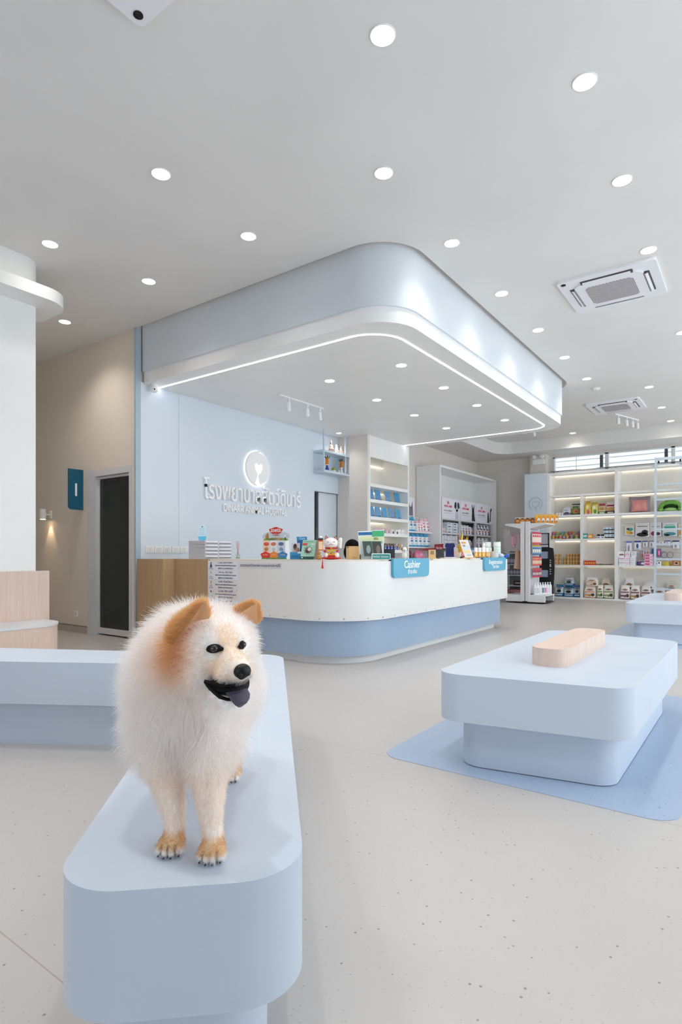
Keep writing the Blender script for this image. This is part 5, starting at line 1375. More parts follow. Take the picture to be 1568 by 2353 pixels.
m = MB().ell((0, 0, .165), (.074, .062, .057), Wc, 24, 14)
m.build('head', t)
for s_ in (-1, 1):
    m = MB()
    m.faces([(s_ * .068, 0, .2), (s_ * .022, 0, .215), (s_ * .055, -.005, .245), (s_ * .05, .03, .205)], [(0, 1, 2), (1, 3, 2), (3, 0, 2), (0, 3, 1)], P('#4a3a36', .4))
    m.faces([(s_ * .062, -.008, .203), (s_ * .03, -.008, .214), (s_ * .054, -.01, .238), (s_ * .05, .0, .21)], [(0, 1, 2), (1, 3, 2), (3, 0, 2), (0, 3, 1)], P('#d98a72', .5))
    m.build('ear', t)
m = MB(); Fc = P('#4c3430', .5)
for s_ in (-1, 1):
    m.tube([(s_ * (.02 + .011 * i), -.0585 + .0022 * i * i * .6, .173 + .006 * math.sin(math.pi * i / 2)) for i in range(3)], .0018, Fc, 5)
    m.tube([(0, -.061, .152), (s_ * .012, -.061, .148), (s_ * .022, -.0585, .152)], .0014, Fc, 5)
m.ell((0, -.062, .158), (.004, .003, .003), P('#d0604c')); m.build('face', t)
m = MB().tube([(.058 * math.cos(a * math.pi / 12), .01 + .05 * math.sin(a * math.pi / 12), .115) for a in range(24)], .008, Rc, 6, True)
m.ell((0, -.048, .112), (.01, .008, .01), P('#d9a62c', .3)); m.build('collar', t)
m = MB().plate([(-.05, .03), (.05, .03), (.045, .1), (-.045, .1)], (0, -.05, 0), X_, Z_, Y_, .02, Yc).plate([(-.05, .03), (.05, .03), (.05, .045), (-.05, .045)], (0, -.052, 0), X_, Z_, Y_, .004, Rc)
for x in (-.025, .025): m.ell((x, -.051, .075), (.012, .003, .01), P('#8fa6b8', .4))
m.ell((0, -.051, .062), (.007, .003, .006), P('#4a3a30', .4)); m.build('bib', t)
MB().plate(rrect(-.025, .025, -.06, .05, .008, 3), (-.105, -.05, .15), X_, Z_, Y_, .012, P('#e2703a', .4)).plate(rrect(-.02, .02, -.05, .03, .006, 3), (-.105, -.052, .15), X_, Z_, Y_, .004, P('#efd9b0', .4)).ell((-.105, -.045, .205), (.028, .02, .014), P('#3c2a2a', .4)).ell((-.105, -.045, .222), (.018, .015, .014), Wc).build('gold_plaque', t)
for x in (-.06, .062): 
    MB().ell((x, -.055, .085), (.014, .01, .014), P('#b9344a', .4)).build('pompom', t)
t = thing('gourd_ornament', 'small wooden gourd ornament beside the lucky cat', 'ornament', (*at(733.5, 5.8), CT))
MB().lathe([(.018, 0), (.03, .015), (.03, .035), (.016, .05), (.02, .062), (.016, .078), (.005, .085), (0, .088)], P('#b58245', .4), seg=16).build('gourd', t)

# wooden box, leaflet stand, monitors
p = at(815, 6.1)
t = thing('wooden_box', 'light bamboo box right of the lucky cat on the counter', 'box', (*p, CT), -40)
M_bam = noisy('bamboo_board', '#e2bd8c', '#d8b07c', scale=(1, 1, 14), nscale=4, rough=.5)
MB().bbox(-.06, .06, -.0, .12, 0, .138, M_bam, .003).build('case', t)
MB().box(-.0605, -.058, .01, .1, .118, .136, P('#a5773f')).box(-.03, .03, -.0012, .002, .02, .024, P('#b98c54')).build('joint_marks', t)
p = at(858, 5.95)
t = thing('leaflet_stand', 'green and white leaflet stand with two dark animal leaflets on the counter', 'display', (*p, CT), -50)
MB().box(-.12, .12, -.0, .1, 0, .004, P('#e9edee')).yplate(rrect(-.02, .175, 0, .062, .008, 3), -.03, .004, P('#eef2f2', .4)).box(-.02, .17, -.026, .0, .002, .01, P('#e9edee')).yplate([(-.13, 0), (.12, 0), (.13, .31), (-.15, .29)], .09, .004, P('#e6eee9', .4)).box(-.13, -.126, .0, .09, 0, .05, P('#17392f', .4)).build('holder', t)
m = MB()
m.plate(rrect(-.012, .168, .004, .054, .006, 3), (0, -.031, 0), X_, Z_, (0, 1, 0), -.0015, P('#2f8f86', .4)).text('NexGard', .03, (.03, -.0335, .02), X_, Z_, P('#e9f2f0'), .004, .001, width=.07, height=.022).text('Solution', .03, (.115, -.0335, .02), X_, Z_, P('#e9f2f0'), .004, .001, width=.075, height=.02)
for pts, c_ in (([(-.14, .25), (.0, .255), (0, .285), (-.145, .28)], '#2f6fa6'), ([(.0, .235), (.125, .24), (.127, .3), (.0, .295)], '#49b27a'), ([(-.13, .19), (.115, .19), (.12, .235), (-.135, .235)], '#dfe6b8'), ([(-.1, .165), (.11, .165), (.11, .19), (-.1, .19)], '#7fc9a8'), (oval(.04, .215, .03, .014), '#e2c93c'), ([(.0, .05), (.1, .05), (.1, .16), (0, .16)], '#c9dfd6')):
    m.plate(pts, (0, .089, 0), X_, Z_, (0, 1, 0), -.002, P(c_, .4))
m.build('stand_print', t)
for i, (x, c1, c2) in enumerate(((-.045, '#3f4f4c', '#8fa39d'), (.055, '#40403c', '#7d6f66'))):
    MB().plate([(-.045, 0), (.045, 0), (.03, .155), (-.06, .155)], (x, .01, .035), X_, Vector((0, .25, 1)).normalized(), Vector((0, 1, -.25)).normalized(), .008, P(c1, .35)).plate(oval(.0, .07, .022, .045), (x, .008, .035), X_, Vector((0, .25, 1)).normalized(), Vector((0, 1, -.25)).normalized(), -.001, P(c2, .35)).build('leaflet', t)
def monitor(label, u0, u1, v0, d):
    a, b_ = at((u0 + u1) / 2, d); w_ = (u1 - u0) * d / FPX
    t = thing('monitor', label, 'monitor', (a, b_, CT), -54, 'monitors behind the counter front')
    zt = CAMZ + (HOR - v0) * d / FPX - CT
    MB().bbox(-w_ / 2, w_ / 2, 0, .03, .012, zt, mat('monitor_back', '#1b1c20', .45), .004).build('screen', t)
    MB().box(-.05, .05, -.02, .09, 0, .008, M_black).box(-.02, .02, .01, .03, .006, .05, M_black).build('stand', t)
    MB().tube([(.012 * math.cos(q * math.pi / 8), -.001, zt * .55 + .012 * math.sin(q * math.pi / 8)) for q in range(16)], .0015, P('#6a6c72'), 5, True).build('round_badge', t)
monitor('black monitor back just right of the green leaflet stand', 872, 908, 1262, 6.35)
monitor('black monitor back behind the small wooden stand', 984, 1021, 1263, 7.1)
p = at(930, 6.5)
t = thing('toy_dog', 'white toy dog with dark spots beside the left monitor', 'toy', (*p, CT), -54)
m = MB().ell((0, 0, .045), (.03, .035, .045), P('#e9e4dc', .8)).ell((0, -.015, .105), (.028, .028, .028), P('#e9e4dc', .8)).ell((0, -.042, .098), (.014, .014, .012), P('#e9e4dc', .8)); m.build('body', t)
MB().ell((-.026, -.01, .11), (.01, .014, .022), P('#8d6a52', .8)).ell((.026, -.01, .11), (.01, .014, .022), P('#8d6a52', .8)).ell((0, -.055, .1), (.005, .005, .004), P('#2a2422', .5)).build('ears_and_nose', t)
p = at(1004, 6.75)
p = at(993.5, 6.7)
t = thing('wooden_stand', 'small wooden code stand in front of the black monitor', 'stand', (*p, CT), -54)
MB().bbox(-.048, .048, -.03, .04, 0, .014, M_bam, .004).yplate(rrect(-.042, .042, .01, .105, .006, 3), -.004, .014, M_bam).build('board', t)
MB().box(-.02, .02, -.0055, -.003, .05, .09, P('#9a7f5c')).build('printed_patch', t)
p = at(1035, 7.3)
t = thing('navy_pet_shirt', 'navy blue pet shirt on a small hanger standing on the counter', 'pet clothing', (*p, CT), -54)
MB().plate([(-.05, 0), (.05, 0), (.045, .13), (.062, .15), (.05, .19), (-.05, .19), (-.062, .15), (-.045, .13)], (0, 0, 0), X_, Z_, Y_, .035, noisy('navy_cloth', '#1a2560', '#141d4e', nscale=10, rough=.9)).build('cloth', t)
MB().tube([(0, .018, .19), (0, .018, .215), (.012, .018, .222)], .004, P('#e6e6ea'), 6).build('hanger', t)
t = thing('clear_display_dome', 'clear rounded plastic dome pack behind the golden bags', 'pack', (*at(1047, 7.35), CT), -54)
MB().yplate(rpoly([(-.035, 0), (.035, 0), (.035, .14), (-.035, .14)], [0, 0, .034, .034], 8), 0, .04, P('#c9bfba', .25)).build('pack', t)
MB().yplate(oval(0, .07, .022, .03), -.002, .003, P('#d9a9a0', .4)).box(-.03, .03, -.002, 0, .02, .03, P('#a99a90', .4)).build('pack_print', t)
t = thing('flat_leaflet_pile', 'flat pile of white leaflets lying on the counter', 'leaflets', (*at(1035, 6.95), CT), -54)
for i in range(3):
    MB().box(-.07 + .004 * i, .06 + .004 * i, -.03, .1, .006 * i, .006 * i + .005, P(('#d9d4da', '#e6e2e6', '#cfcad2')[i], .5)).build('leaflet', t)
Mg = mat('gold_wrap', '#c99b3e', .28, .6, .6)
for i, (u, v0, w_, lb) in enumerate(((1059, 1219, .11, 'tall crumpled golden gift wrap on the counter'), (1071, 1227, .09, 'shorter golden gift bag beside the tall golden wrap'))):
    d = 7.8 - .05 * i; hh = CAMZ + (HOR - v0) * d / FPX - CT
    t = thing('gift_wrap', lb, 'gift', (*at(u, d), CT), -54 + 20 * i, 'golden gift wraps')
    MB().lathe([(w_ * .38, 0), (w_ * .45, hh * .15), (w_ * .42, hh * .42), (w_ * .22, hh * .5)], P('#d2c3b4', .4), seg=14).build('jar', t)
    m = MB()
    for q in range(9):
        a = q * .7; rr = w_ * (.3 + .12 * math.sin(q * 2.1))
        m.faces([(w_ * .2 * math.cos(a), w_ * .2 * math.sin(a), hh * .45), (w_ * .2 * math.cos(a + .9), w_ * .2 * math.sin(a + .9), hh * .45), (rr * math.cos(a + .6), rr * math.sin(a + .6), hh * (.8 + .2 * math.cos(q * 1.7))), (rr * .7 * math.cos(a), rr * .7 * math.sin(a), hh * (.78 + .1 * math.sin(q * 2.3)))], [(0, 1, 2, 3)], Mg)
    m.lathe([(w_ * .46, hh * .2), (w_ * .5, hh * .35), (w_ * .4, hh * .47), (w_ * .15, hh * .52)], Mg, seg=9)
    m.build('wrap', t)
t = thing('black_pet_bowl', 'low black dish with a pink toy under the golden wraps', 'dish', (*at(1066, 7.15), CT))
MB().lathe([(.045, 0), (.043, .02), (.033, .022), (.03, .01), (0, .01)], M_black, seg=20).build('dish', t)
MB().tube([(.03 * math.cos(q * math.pi / 8) - .02, -.0, .045 + .03 * math.sin(q * math.pi / 8)) for q in range(16)], .008, P('#c9406a', .5), 6, True).build('pink_ring', t)
p = at(1073, 6.78)
t = thing('tilted_flyer_stand', 'tilted white flyer in a stand in front of the golden wraps', 'flyer stand', (*p, CT), -54)
kx = Vector((.42, 0, 1)).normalized()
MB().plate([(-.05, 0), (.05, 0), (.05, .215), (-.05, .215)], (.03, 0, .012), X_, Vector((-.32, .12, 1)).normalized(), Y_, .004, P('#eeeae6', .35)).build('flyer', t)
m = MB()
for (x0, x1, z0, z1, c_) in ((-.035, .02, .17, .19, '#d9a06a'), (-.04, .04, .1, .15, '#d8e2ec'), (-.03, .0, .13, .155, '#e2c98a'), (-.035, .035, .05, .085, '#efd9a0'), (-.02, .03, .02, .035, '#b9c4d2')):
    m.plate([(x0, z0), (x1, z0), (x1, z1), (x0, z1)], (.03, -.001, .012), X_, Vector((-.32, .12, 1)).normalized(), Y_, -.0015, P(c_, .4))
m.build('flyer_print', t)
MB().box(-.04, .1, -.03, .05, 0, .012, P('#e0ba88')).build('stand', t)
proto = None
for i, u in enumerate((1096, 1104.5, 1113, 1121.5, 1130)):
    lb = '%s amber pump bottle with white cap from the left on the counter' % ORD[i]
    loc = (*at(u - 2, 7.25 + .02 * i), CT)
    if proto is None:
        proto = thing('amber_bottle', lb, 'bottle', loc, -54, 'amber bottles with white caps')
        MB().lathe([(.019, 0), (.022, .003), (.022, .012)], P('#5a4a6c', .4), seg=16).lathe([(.022, .012), (.022, .075)], P('#e6a63c', .3), seg=16).lathe([(.022, .075), (.022, .085), (.02, .092)], P('#f2ece2', .3), seg=16).build('bottle', proto)
        MB().lathe([(.021, .092), (.021, .125), (.018, .13), (0, .131)], P('#f4f1ec', .3), seg=16).build('cap', proto)
        MB().plate([(-.012, .025), (.012, .025), (.012, .065), (-.012, .065)], (0, -.0225, 0), X_, Z_, Y_, .003, P('#f2d08a', .4)).build('label', proto)
    else: dup(proto, lb, loc)
t = thing('pump_bottle', 'white pump bottle behind the amber bottles', 'bottle', (*at(1112, 7.42), CT))
MB().lathe([(.02, 0), (.02, .13), (.012, .145), (.012, .16)], P('#eceaf0', .3), seg=14).build('bottle', t)
MB().lathe([(.014, .16), (.014, .185), (0, .187)], P('#f6f6f8', .3), seg=12).tube([(0, 0, .185), (0, 0, .2), (-.02, -.01, .2)], .004, P('#f6f6f8', .3)).build('pump', t)
make_box('blue patterned carton behind the amber bottles', None, (*at(1093, 8.0), CT), -54, .16, .05, .14, '#4a5d8c', [(-.4, .1, .5, .8, '#8fa3c9'), (.1, .35, .55, .75, '#d98a5a'), (-.45, .45, .1, .2, '#7fae7a')], 'product_carton')
t = thing('scented_candle', 'grey striped candle jar right of the amber bottles', 'candle', (*at(1133.5, 7.0), CT))
MB().lathe([(.025, 0), (.025, .07)], P('#b9b4b2', .35), seg=16).lathe([(.0255, .07), (.0255, .08), (0, .081)], P('#d2c39a', .3), seg=16).build('jar', t)
for j, (u, col_) in enumerate(((1121, 'behind'), (1143, 'at the right end'))):
    for k in range(3):
        d = (7.85, 7.7)[j]
        make_can('%s green and white tub from the bottom in the stack %s of the amber bottles' % (ORD[k], col_) if j == 0 else '%s green and white tub from the bottom in the stack at the right counter end' % ORD[k], 'green and white tubs', (*at(u, d), CT + .0725 * 1.1 * k), .046, .072, '#e6efe9', '#cfe6d9' if k % 2 else '#f0f4f0', '#7fc4a0', 'powder_tub', 'tub')
for i in range(3):
    t = thing('black_tube', '%s black cosmetic tube from the left between the tubs' % ORD[i], 'tube', (*at(1133 + 4.5 * i, 7.5), CT), -54, 'black tubes between the tubs')
    MB().lathe([(.008, 0), (.008, .02)], P('#3a3a3e'), seg=10).lathe([(.0095, .02), (.0095, .13), (.002, .145)], P('#26282c', .4), seg=10).build('tube', t)
t = thing('blue_toy', 'small blue and white plush toy at the right end of the counter', 'toy', (*at(1158.5, 8.0), CT), -54)
MB().ell((-.03, 0, .028), (.035, .03, .028), P('#c9d2e0', .9)).ell((-.05, 0, .05), (.02, .02, .018), P('#c9d2e0', .9)).build('body', t)
MB().ell((.03, 0, .02), (.03, .03, .02), P('#2f5fc0', .9)).ell((.05, -.01, .035), (.02, .02, .02), P('#3a6fd0', .9)).build('blue_half', t)

# hanging counter signs and pasted notices
def counter_sign(label, x0, x1, z0, word, sub, tw, sw):
    t = thing('counter_sign', label, 'sign', ((x0 + x1) / 2, 3.098, z0), 0, 'hanging counter signs')
    w_ = x1 - x0; hh = 1.056 - z0
    MB().yplate(rpoly([(-w_ / 2, 0), (w_ / 2, 0), (w_ / 2, hh), (-w_ / 2, hh)], [.05, .05, 0, 0], 8), -.03, .03, M_cyan).box(-w_ / 2, w_ / 2, -.0, .06, hh - .007, hh, M_cyan).build('board', t)
    MB().text(word, .1, (0, -.0305, hh * .5), X_, Z_, M_txtw, .012, .002, width=tw, height=.082).build('lettering', t)
    MB().text(sub, .05, (0, -.0305, hh * .2), X_, Z_, M_txtw, .012, .002, width=sw, height=.05).build('lettering', t)
counter_sign('blue hanging sign reading Cashier on the counter front', 5.205, 6.005, .853, 'Cashier', 'ชำระเงิน', .36, .2)
counter_sign('blue hanging sign reading Registration at the right end of the counter front', 7.682, 8.494, .868, 'Registration', 'ลงทะเบียน', .52, .24)
M_ink = mat('navy_ink', '#2c3467', .5)
y0n, y1n = 4.622, 5.104
for i in range(5):
    z1 = 1.028 - i * .107
    t = thing('staff_notice', '%s staff notice from the top in the column pasted on the counter' % ORD[i], 'notice', (4.4985, (y0n + y1n) / 2, z1 - .105), -90, 'staff notices on the counter')
    w_ = y1n - y0n
    MB().box(-w_ / 2, w_ / 2, -.0012, 0, 0, .105, P(('#e6e6ec', '#e6e6ec', '#e2dcdd', '#e2dad9', '#e4e2e6')[i], .5)).build('paper', t)
    m = MB()
    m.text(('น.สพ. สุขใจ รักสัตว์', 'สพ.ญ. ใจดี มีสุข', 'น.สพ. ศิวกร ใจงาม', 'น.สพ. ศิวะ ชาติ', 'สพ.ญ. วิภา ใจดี')[i], .02, (.05, -.0015, .078), X_, Z_, M_ink, .02, .0005, width=.22, height=.022)
    m.text('ผู้ประกอบการบำบัดโรคสัตว์ชั้นหนึ่ง กรุงเทพ', .02, (.05, -.0015, .046), X_, Z_, M_ink, .03, .0005, width=.33, height=.02)
    m.text('ปฏิบัติงาน ทุกวัน 08.00-20.00 น.', .02, (.05, -.0015, .014), X_, Z_, M_ink, .03, .0005, width=.24, height=.02)
    m.box(-.225, -.15, -.0018, -.0012, .012, .016, M_ink)
    m.build('lettering', t)
    m = MB()
    m.plate(oval(-.187, .078, .009, .012, 10), (0, -.0013, 0), X_, Z_, Y_, -.001, P(('#2b3f7c', '#c9a98a', '#b08a72', '#2a2222', '#8a6a5a')[i]))
    m.plate([(-.207, .026), (-.167, .026), (-.175, .064), (-.199, .064)], (0, -.0013, 0), X_, Z_, Y_, -.001, P(('#2b3f7c', '#e9e9ee', '#d9c6b4', '#e6e6ea', '#d9d9de')[i]))
    m.plate([(-.207, .026), (-.195, .026), (-.19, .045)], (0, -.0015, 0), X_, Z_, Y_, -.001, M_ink if i in (1, 3) else P('#8f8a8a')); m.plate([(-.179, .026), (-.167, .026), (-.184, .045)], (0, -.0015, 0), X_, Z_, Y_, -.001, M_ink if i in (1, 3) else P('#8f8a8a'))
    m.build('picture', t)
t = thing('payment_notice', 'narrow pasted strip with one line of Thai writing on the counter', 'notice', (4.4985, (4.582 + 4.002) / 2 + .0, .955), -90)
MB().box(-.3, .3, -.0012, 0, 0, .055, P('#dcd9d9', .4)).build('paper', t)
MB().text('ตรวจสอบค่ารักษาพยาบาลและค่าบริการที่นี่', .03, (0, -.0015, .014), X_, Z_, M_ink, .012, .0005, width=.58, height=.034).build('lettering', t)

# ------------------------------------------------------------------ person behind the counter
def skin_figure(name, pts, edges, mat_, parent, levels=2):
    me = bpy.data.meshes.new(name)
    me.from_pydata([p[0] for p in pts], edges, [])
    o = bpy.data.objects.new(name, me); COL.objects.link(o)
    md = o.modifiers.new('skin', 'SKIN'); md.use_smooth_shade = True
    for i, p in enumerate(pts):
        sv = me.skin_vertices[0].data[i]
        r = p[1] if isinstance(p[1], tuple) else (p[1], p[1]); sv.radius = r
        sv.use_root = (i == 0)
    o.modifiers.new('sub', 'SUBSURF').levels = levels
    o.modifiers['sub'].render_levels = levels
    dg = bpy.context.evaluated_depsgraph_get()
    m2 = bpy.data.meshes.new_from_object(o.evaluated_get(dg)); bpy.data.objects.remove(o); bpy.data.meshes.remove(me)
    m2.name = name; m2.materials.clear(); m2.materials.append(mat_)
    for pl in m2.polygons: pl.use_smooth = True
    o = bpy.data.objects.new(name, m2); COL.objects.link(o); o.parent = parent
    return o
M_skin = mat('person_skin', '#d9a98c', .55)
px_, py_ = at(806, 7.55)
per = thing('person', 'seated person with dark hair and black clothes working behind the counter', 'person', (px_, py_, 0), -28)
# one body, seated, facing local -y
B = [((0, .02, .50), (.15, .12)), ((0, .0, .68), (.13, .1)), ((0, -.02, .90), (.15, .1)), ((0, -.03, .985), (.07, .065)), ((0, -.05, 1.05), (.048, .048)), ((0, -.07, 1.12), (.066, .075)), ((0, -.07, 1.2), (.072, .088)), ((0, -.065, 1.255), (.045, .055)),
     ((-.16, -.02, .93), .055), ((-.22, -.05, .72), .043), ((-.17, -.28, .70), .034), ((-.15, -.36, .71), .026), ((-.14, -.43, .70), .02),
     ((.16, -.02, .93), .055), ((.22, -.05, .72), .043), ((.17, -.28, .70), .034), ((.15, -.36, .71), .026), ((.14, -.43, .70), .02),
     ((-.1, -.1, .5), .09), ((-.12, -.4, .5), .065), ((-.12, -.42, .1), .045), ((-.12, -.5, .045), .04),
     ((.1, -.1, .5), .09), ((.12, -.4, .5), .065), ((.12, -.42, .1), .045), ((.12, -.5, .045), .04)]
Ed = [(0, 1), (1, 2), (2, 3), (3, 4), (4, 5), (5, 6), (6, 7), (2, 8), (8, 9), (9, 10), (10, 11), (11, 12), (2, 13), (13, 14), (14, 15), (15, 16), (16, 17), (0, 18), (18, 19), (19, 20), (20, 21), (0, 22), (22, 23), (23, 24), (24, 25)]
body = skin_figure('body', B, Ed, M_skin, per)
M_cloth = noisy('black_cloth', '#17171b', '#1d1d22', nscale=9, rough=.9, spec=.1)
body.data.materials.append(M_cloth)
for pl in body.data.polygons:
    c_ = pl.center
    if c_.z < .985 and not (c_.y < -.3 and .62 < c_.z < .8): pl.material_index = 1
M_hair = noisy('dark_hair', '#0c0908', '#130f0d', nscale=14, rough=.8, spec=.1)
m = MB().ell((0, -.045, 1.2), (.094, .105, .098), M_hair, 20, 12).ell((0, .035, 1.13), (.08, .06, .1), M_hair).ell((.06, -.02, 1.12), (.035, .06, .08), M_hair).ell((-.06, -.02, 1.12), (.035, .06, .08), M_hair)
m.build('hair', per)
m = MB().ell((-.026, -.155, 1.175), (.012, .006, .007), P('#241a18', .3)).ell((.026, -.155, 1.175), (.012, .006, .007), P('#241a18', .3)).ell((0, -.165, 1.15), (.012, .016, .014), M_skin).ell((0, -.153, 1.115), (.02, .008, .006), P('#b5685c', .5))
m.build('face', per)
hs_ = MB()
for s_ in (-1, 1):
    for q in range(4):
        x = s_ * .14 + (q - 1.5) * .018
        hs_.tube([(x, -.43, .70), (x + s_ * .002, -.47, .70), (x, -.5, .69), (x, -.52, .675)], [.009, .0085, .008, .006], M_skin, 8)
    hs_.tube([(s_ * .14 - s_ * .02, -.40, .70), (s_ * .14 - s_ * .05, -.43, .695), (s_ * .14 - s_ * .06, -.46, .69)], [.011, .0095, .007], M_skin, 8)
hs_.build('fingers', per)
t = thing('office_stool', 'dark round stool under the person behind the counter', 'stool', (px_, py_, 0), -28)
MB().lathe([(.19, .32), (.2, .34), (.2, .365), (.17, .375), (0, .376)], M_black, (0, .03, 0), 24).build('seat', t)
MB().cyl((0, .03), .03, .05, .32, M_chrome).build('column', t)
m = MB()
for q in range(5):
    a = q * 2 * math.pi / 5; m.tube([(0, .03, .08), (.25 * math.cos(a), .03 + .25 * math.sin(a), .04)], .018, M_black).ell((.25 * math.cos(a), .03 + .25 * math.sin(a), .025), .025, M_black, 10, 8)
m.build('wheeled_base', t)

# ------------------------------------------------------------------ the dog
# laid out as (across, away from the camera, up) with the dog facing the camera, then turned into the room
CR = Vector((math.sin(THETA), -math.cos(THETA), 0)); CF = Vector((math.cos(THETA), math.sin(THETA), 0))
TOP = .4905
dog_xc, dog_d = -.34, 1.30
dx, dy = CR.x * dog_xc + CF.x * dog_d, CR.y * dog_xc + CF.y * dog_d
dog = thing('dog', 'fluffy cream chow dog standing on the near end of the angled bench', 'dog', (dx, dy, TOP))
dog.location.z = TOP
DR = Matrix.Rotation(THETA - math.radians(90), 3, 'Z')      # local x = across, local y = away
dog.rotation_euler = (0, 0, THETA - math.radians(90))
def L_(xc, d, z): return Vector((xc - dog_xc, d - dog_d, z - TOP))
# --- head frame
YAW = math.radians(36); PIT = math.radians(5)
HF = Vector((math.sin(YAW) * math.cos(PIT), -math.cos(YAW) * math.cos(PIT), -math.sin(PIT)))
HL = Vector((math.cos(YAW), math.sin(YAW), 0)); HU = HL.cross(HF); HU = HU if HU.z > 0 else -HU
HC = L_(-.243, 1.135, .914)
def H(f, l, u): return HC + HF * f + HL * l + HU * u
HM = Matrix((HF, HL, HU)).transposed()
M_fur_skin = mat('cream_undercoat', '#fff8f3', .9, .05)
def cap(b, p0, p1, r0, r1, n=7):
    p0, p1 = Vector(p0), Vector(p1)
    for i in range(n + 1):
        k = i / n; b.ell(p0.lerp(p1, k), r0 + (r1 - r0) * k, M_fur_skin, 14, 10)
b = MB()
# trunk: chest, ribs, belly, rump
b.ell(L_(-.35, 1.265, .795), (.088, .095, .11), M_fur_skin, 24, 16)
b.ell(L_(-.352, 1.37, .80), (.105, .15, .112), M_fur_skin, 24, 16)
b.ell(L_(-.358, 1.52, .80), (.098, .13, .115), M_fur_skin, 24, 16)
b.ell(L_(-.36, 1.60, .78), (.09, .085, .11), M_fur_skin, 24, 16)
# neck and mane
b.ell(L_(-.318, 1.225, .875), (.088, .085, .10), M_fur_skin, 24, 16)
b.ell(L_(-.335, 1.25, .84), (.105, .085, .1), M_fur_skin, 24, 16)
# head
b.ell(H(-.012, 0, .002), (.07, .075, .066), M_fur_skin, 24, 16, HM)
b.ell(H(.0, .036, -.03), (.043, .038, .038), M_fur_skin, 18, 12, HM)
b.ell(H(.0, -.036, -.03), (.043, .038, .038), M_fur_skin, 18, 12, HM)
b.ell(H(.022, 0, .008), (.038, .046, .038), M_fur_skin, 18, 12, HM)
# muzzle, upper jaw
cap(b, H(.03, 0, -.012), H(.092, 0, -.017), .036, .025, 6)
b.ell(H(.075, .016, -.024), (.028, .02, .018), M_fur_skin, 14, 10, HM)
b.ell(H(.075, -.016, -.024), (.028, .02, .018), M_fur_skin, 14, 10, HM)
# lower jaw
cap(b, H(.02, 0, -.074), H(.073, 0, -.083), .028, .0145, 5)
# front legs
for (sx_, sd, sz_), (ex, ed, ez), (wx, wd, wz), (qx, qd, qz) in (((-.395, 1.24, .73), (-.375, 1.235, .66), (-.348, 1.215, .555), (-.347, 1.205, .515)), ((-.275, 1.235, .73), (-.279, 1.22, .66), (-.266, 1.192, .555), (-.258, 1.180, .515))):
    cap(b, L_(sx_, sd, sz_), L_(ex, ed, ez), .045, .041)
    cap(b, L_(ex, ed, ez), L_(wx, wd, wz), .038, .0195)
    cap(b, L_(wx, wd, wz), L_(qx, qd, qz), .018, .02, 3)
    b.ell(L_(qx, qd - .014, .509), (.0255, .032, .0185), M_fur_skin, 18, 12)
    for q, ox in enumerate((-.0205, -.007, .007, .0205)):
        b.ell(L_(qx + ox, qd - .034 + (.009 if q in (0, 3) else 0), .5035), (.0085, .0145, .0125), M_fur_skin, 12, 8)
# hind legs: thigh, hock, shank, paw
for (tx, td, tz), (kx_, kd, kz_), (hx, hd_, hz), (fx, fd) in (((-.425, 1.60, .76), (-.435, 1.53, .665), (-.435, 1.655, .60), (-.435, 1.635)), ((-.30, 1.60, .76), (-.292, 1.53, .665), (-.295, 1.64, .60), (-.297, 1.60))):
    cap(b, L_(tx, td, tz), L_(kx_, kd, kz_), .058, .04)
    cap(b, L_(kx_, kd, kz_), L_(hx, hd_, hz), .036, .02)
    cap(b, L_(hx, hd_, hz), L_(fx, fd, .515), .02, .02, 5)
    b.ell(L_(fx, fd - .02, .508), (.025, .034, .0175), M_fur_skin, 18, 12)
    for q, ox in enumerate((-.016, -.0055, .0055, .016)):
        b.ell(L_(fx + ox, fd - .045 + (.005 if q in (0, 3) else 0), .503), (.0075, .012, .0115), M_fur_skin, 12, 8)
# tail curled over the rump
for i in range(8):
    a = i / 7 * 2.2
    b.ell(L_(-.36 + .01 * i, 1.66 - .07 * math.sin(a) - .02 * i * .6, .84 + .07 * (1 - math.cos(a)) * .6), .035 - .001 * i, M_fur_skin, 12, 8)
raw = b.build('body', dog)
rm = raw.modifiers.new('one_surface', 'REMESH'); rm.mode = 'VOXEL'; rm.voxel_size = .0045; rm.use_smooth_shade = True
sm = raw.modifiers.new('soft', 'SMOOTH'); sm.factor = .5; sm.iterations = 7
dg = bpy.context.evaluated_depsgraph_get()
me = bpy.data.meshes.new_from_object(raw.evaluated_get(dg))
raw.modifiers.clear(); old = raw.data; raw.data = me; me.name = 'dog_body'
me.materials.clear(); me.materials.append(M_fur_skin)
for pl in me.polygons: pl.use_smooth = True
for v in me.vertices:
    if v.co.z < 0: v.co.z = 0.0005
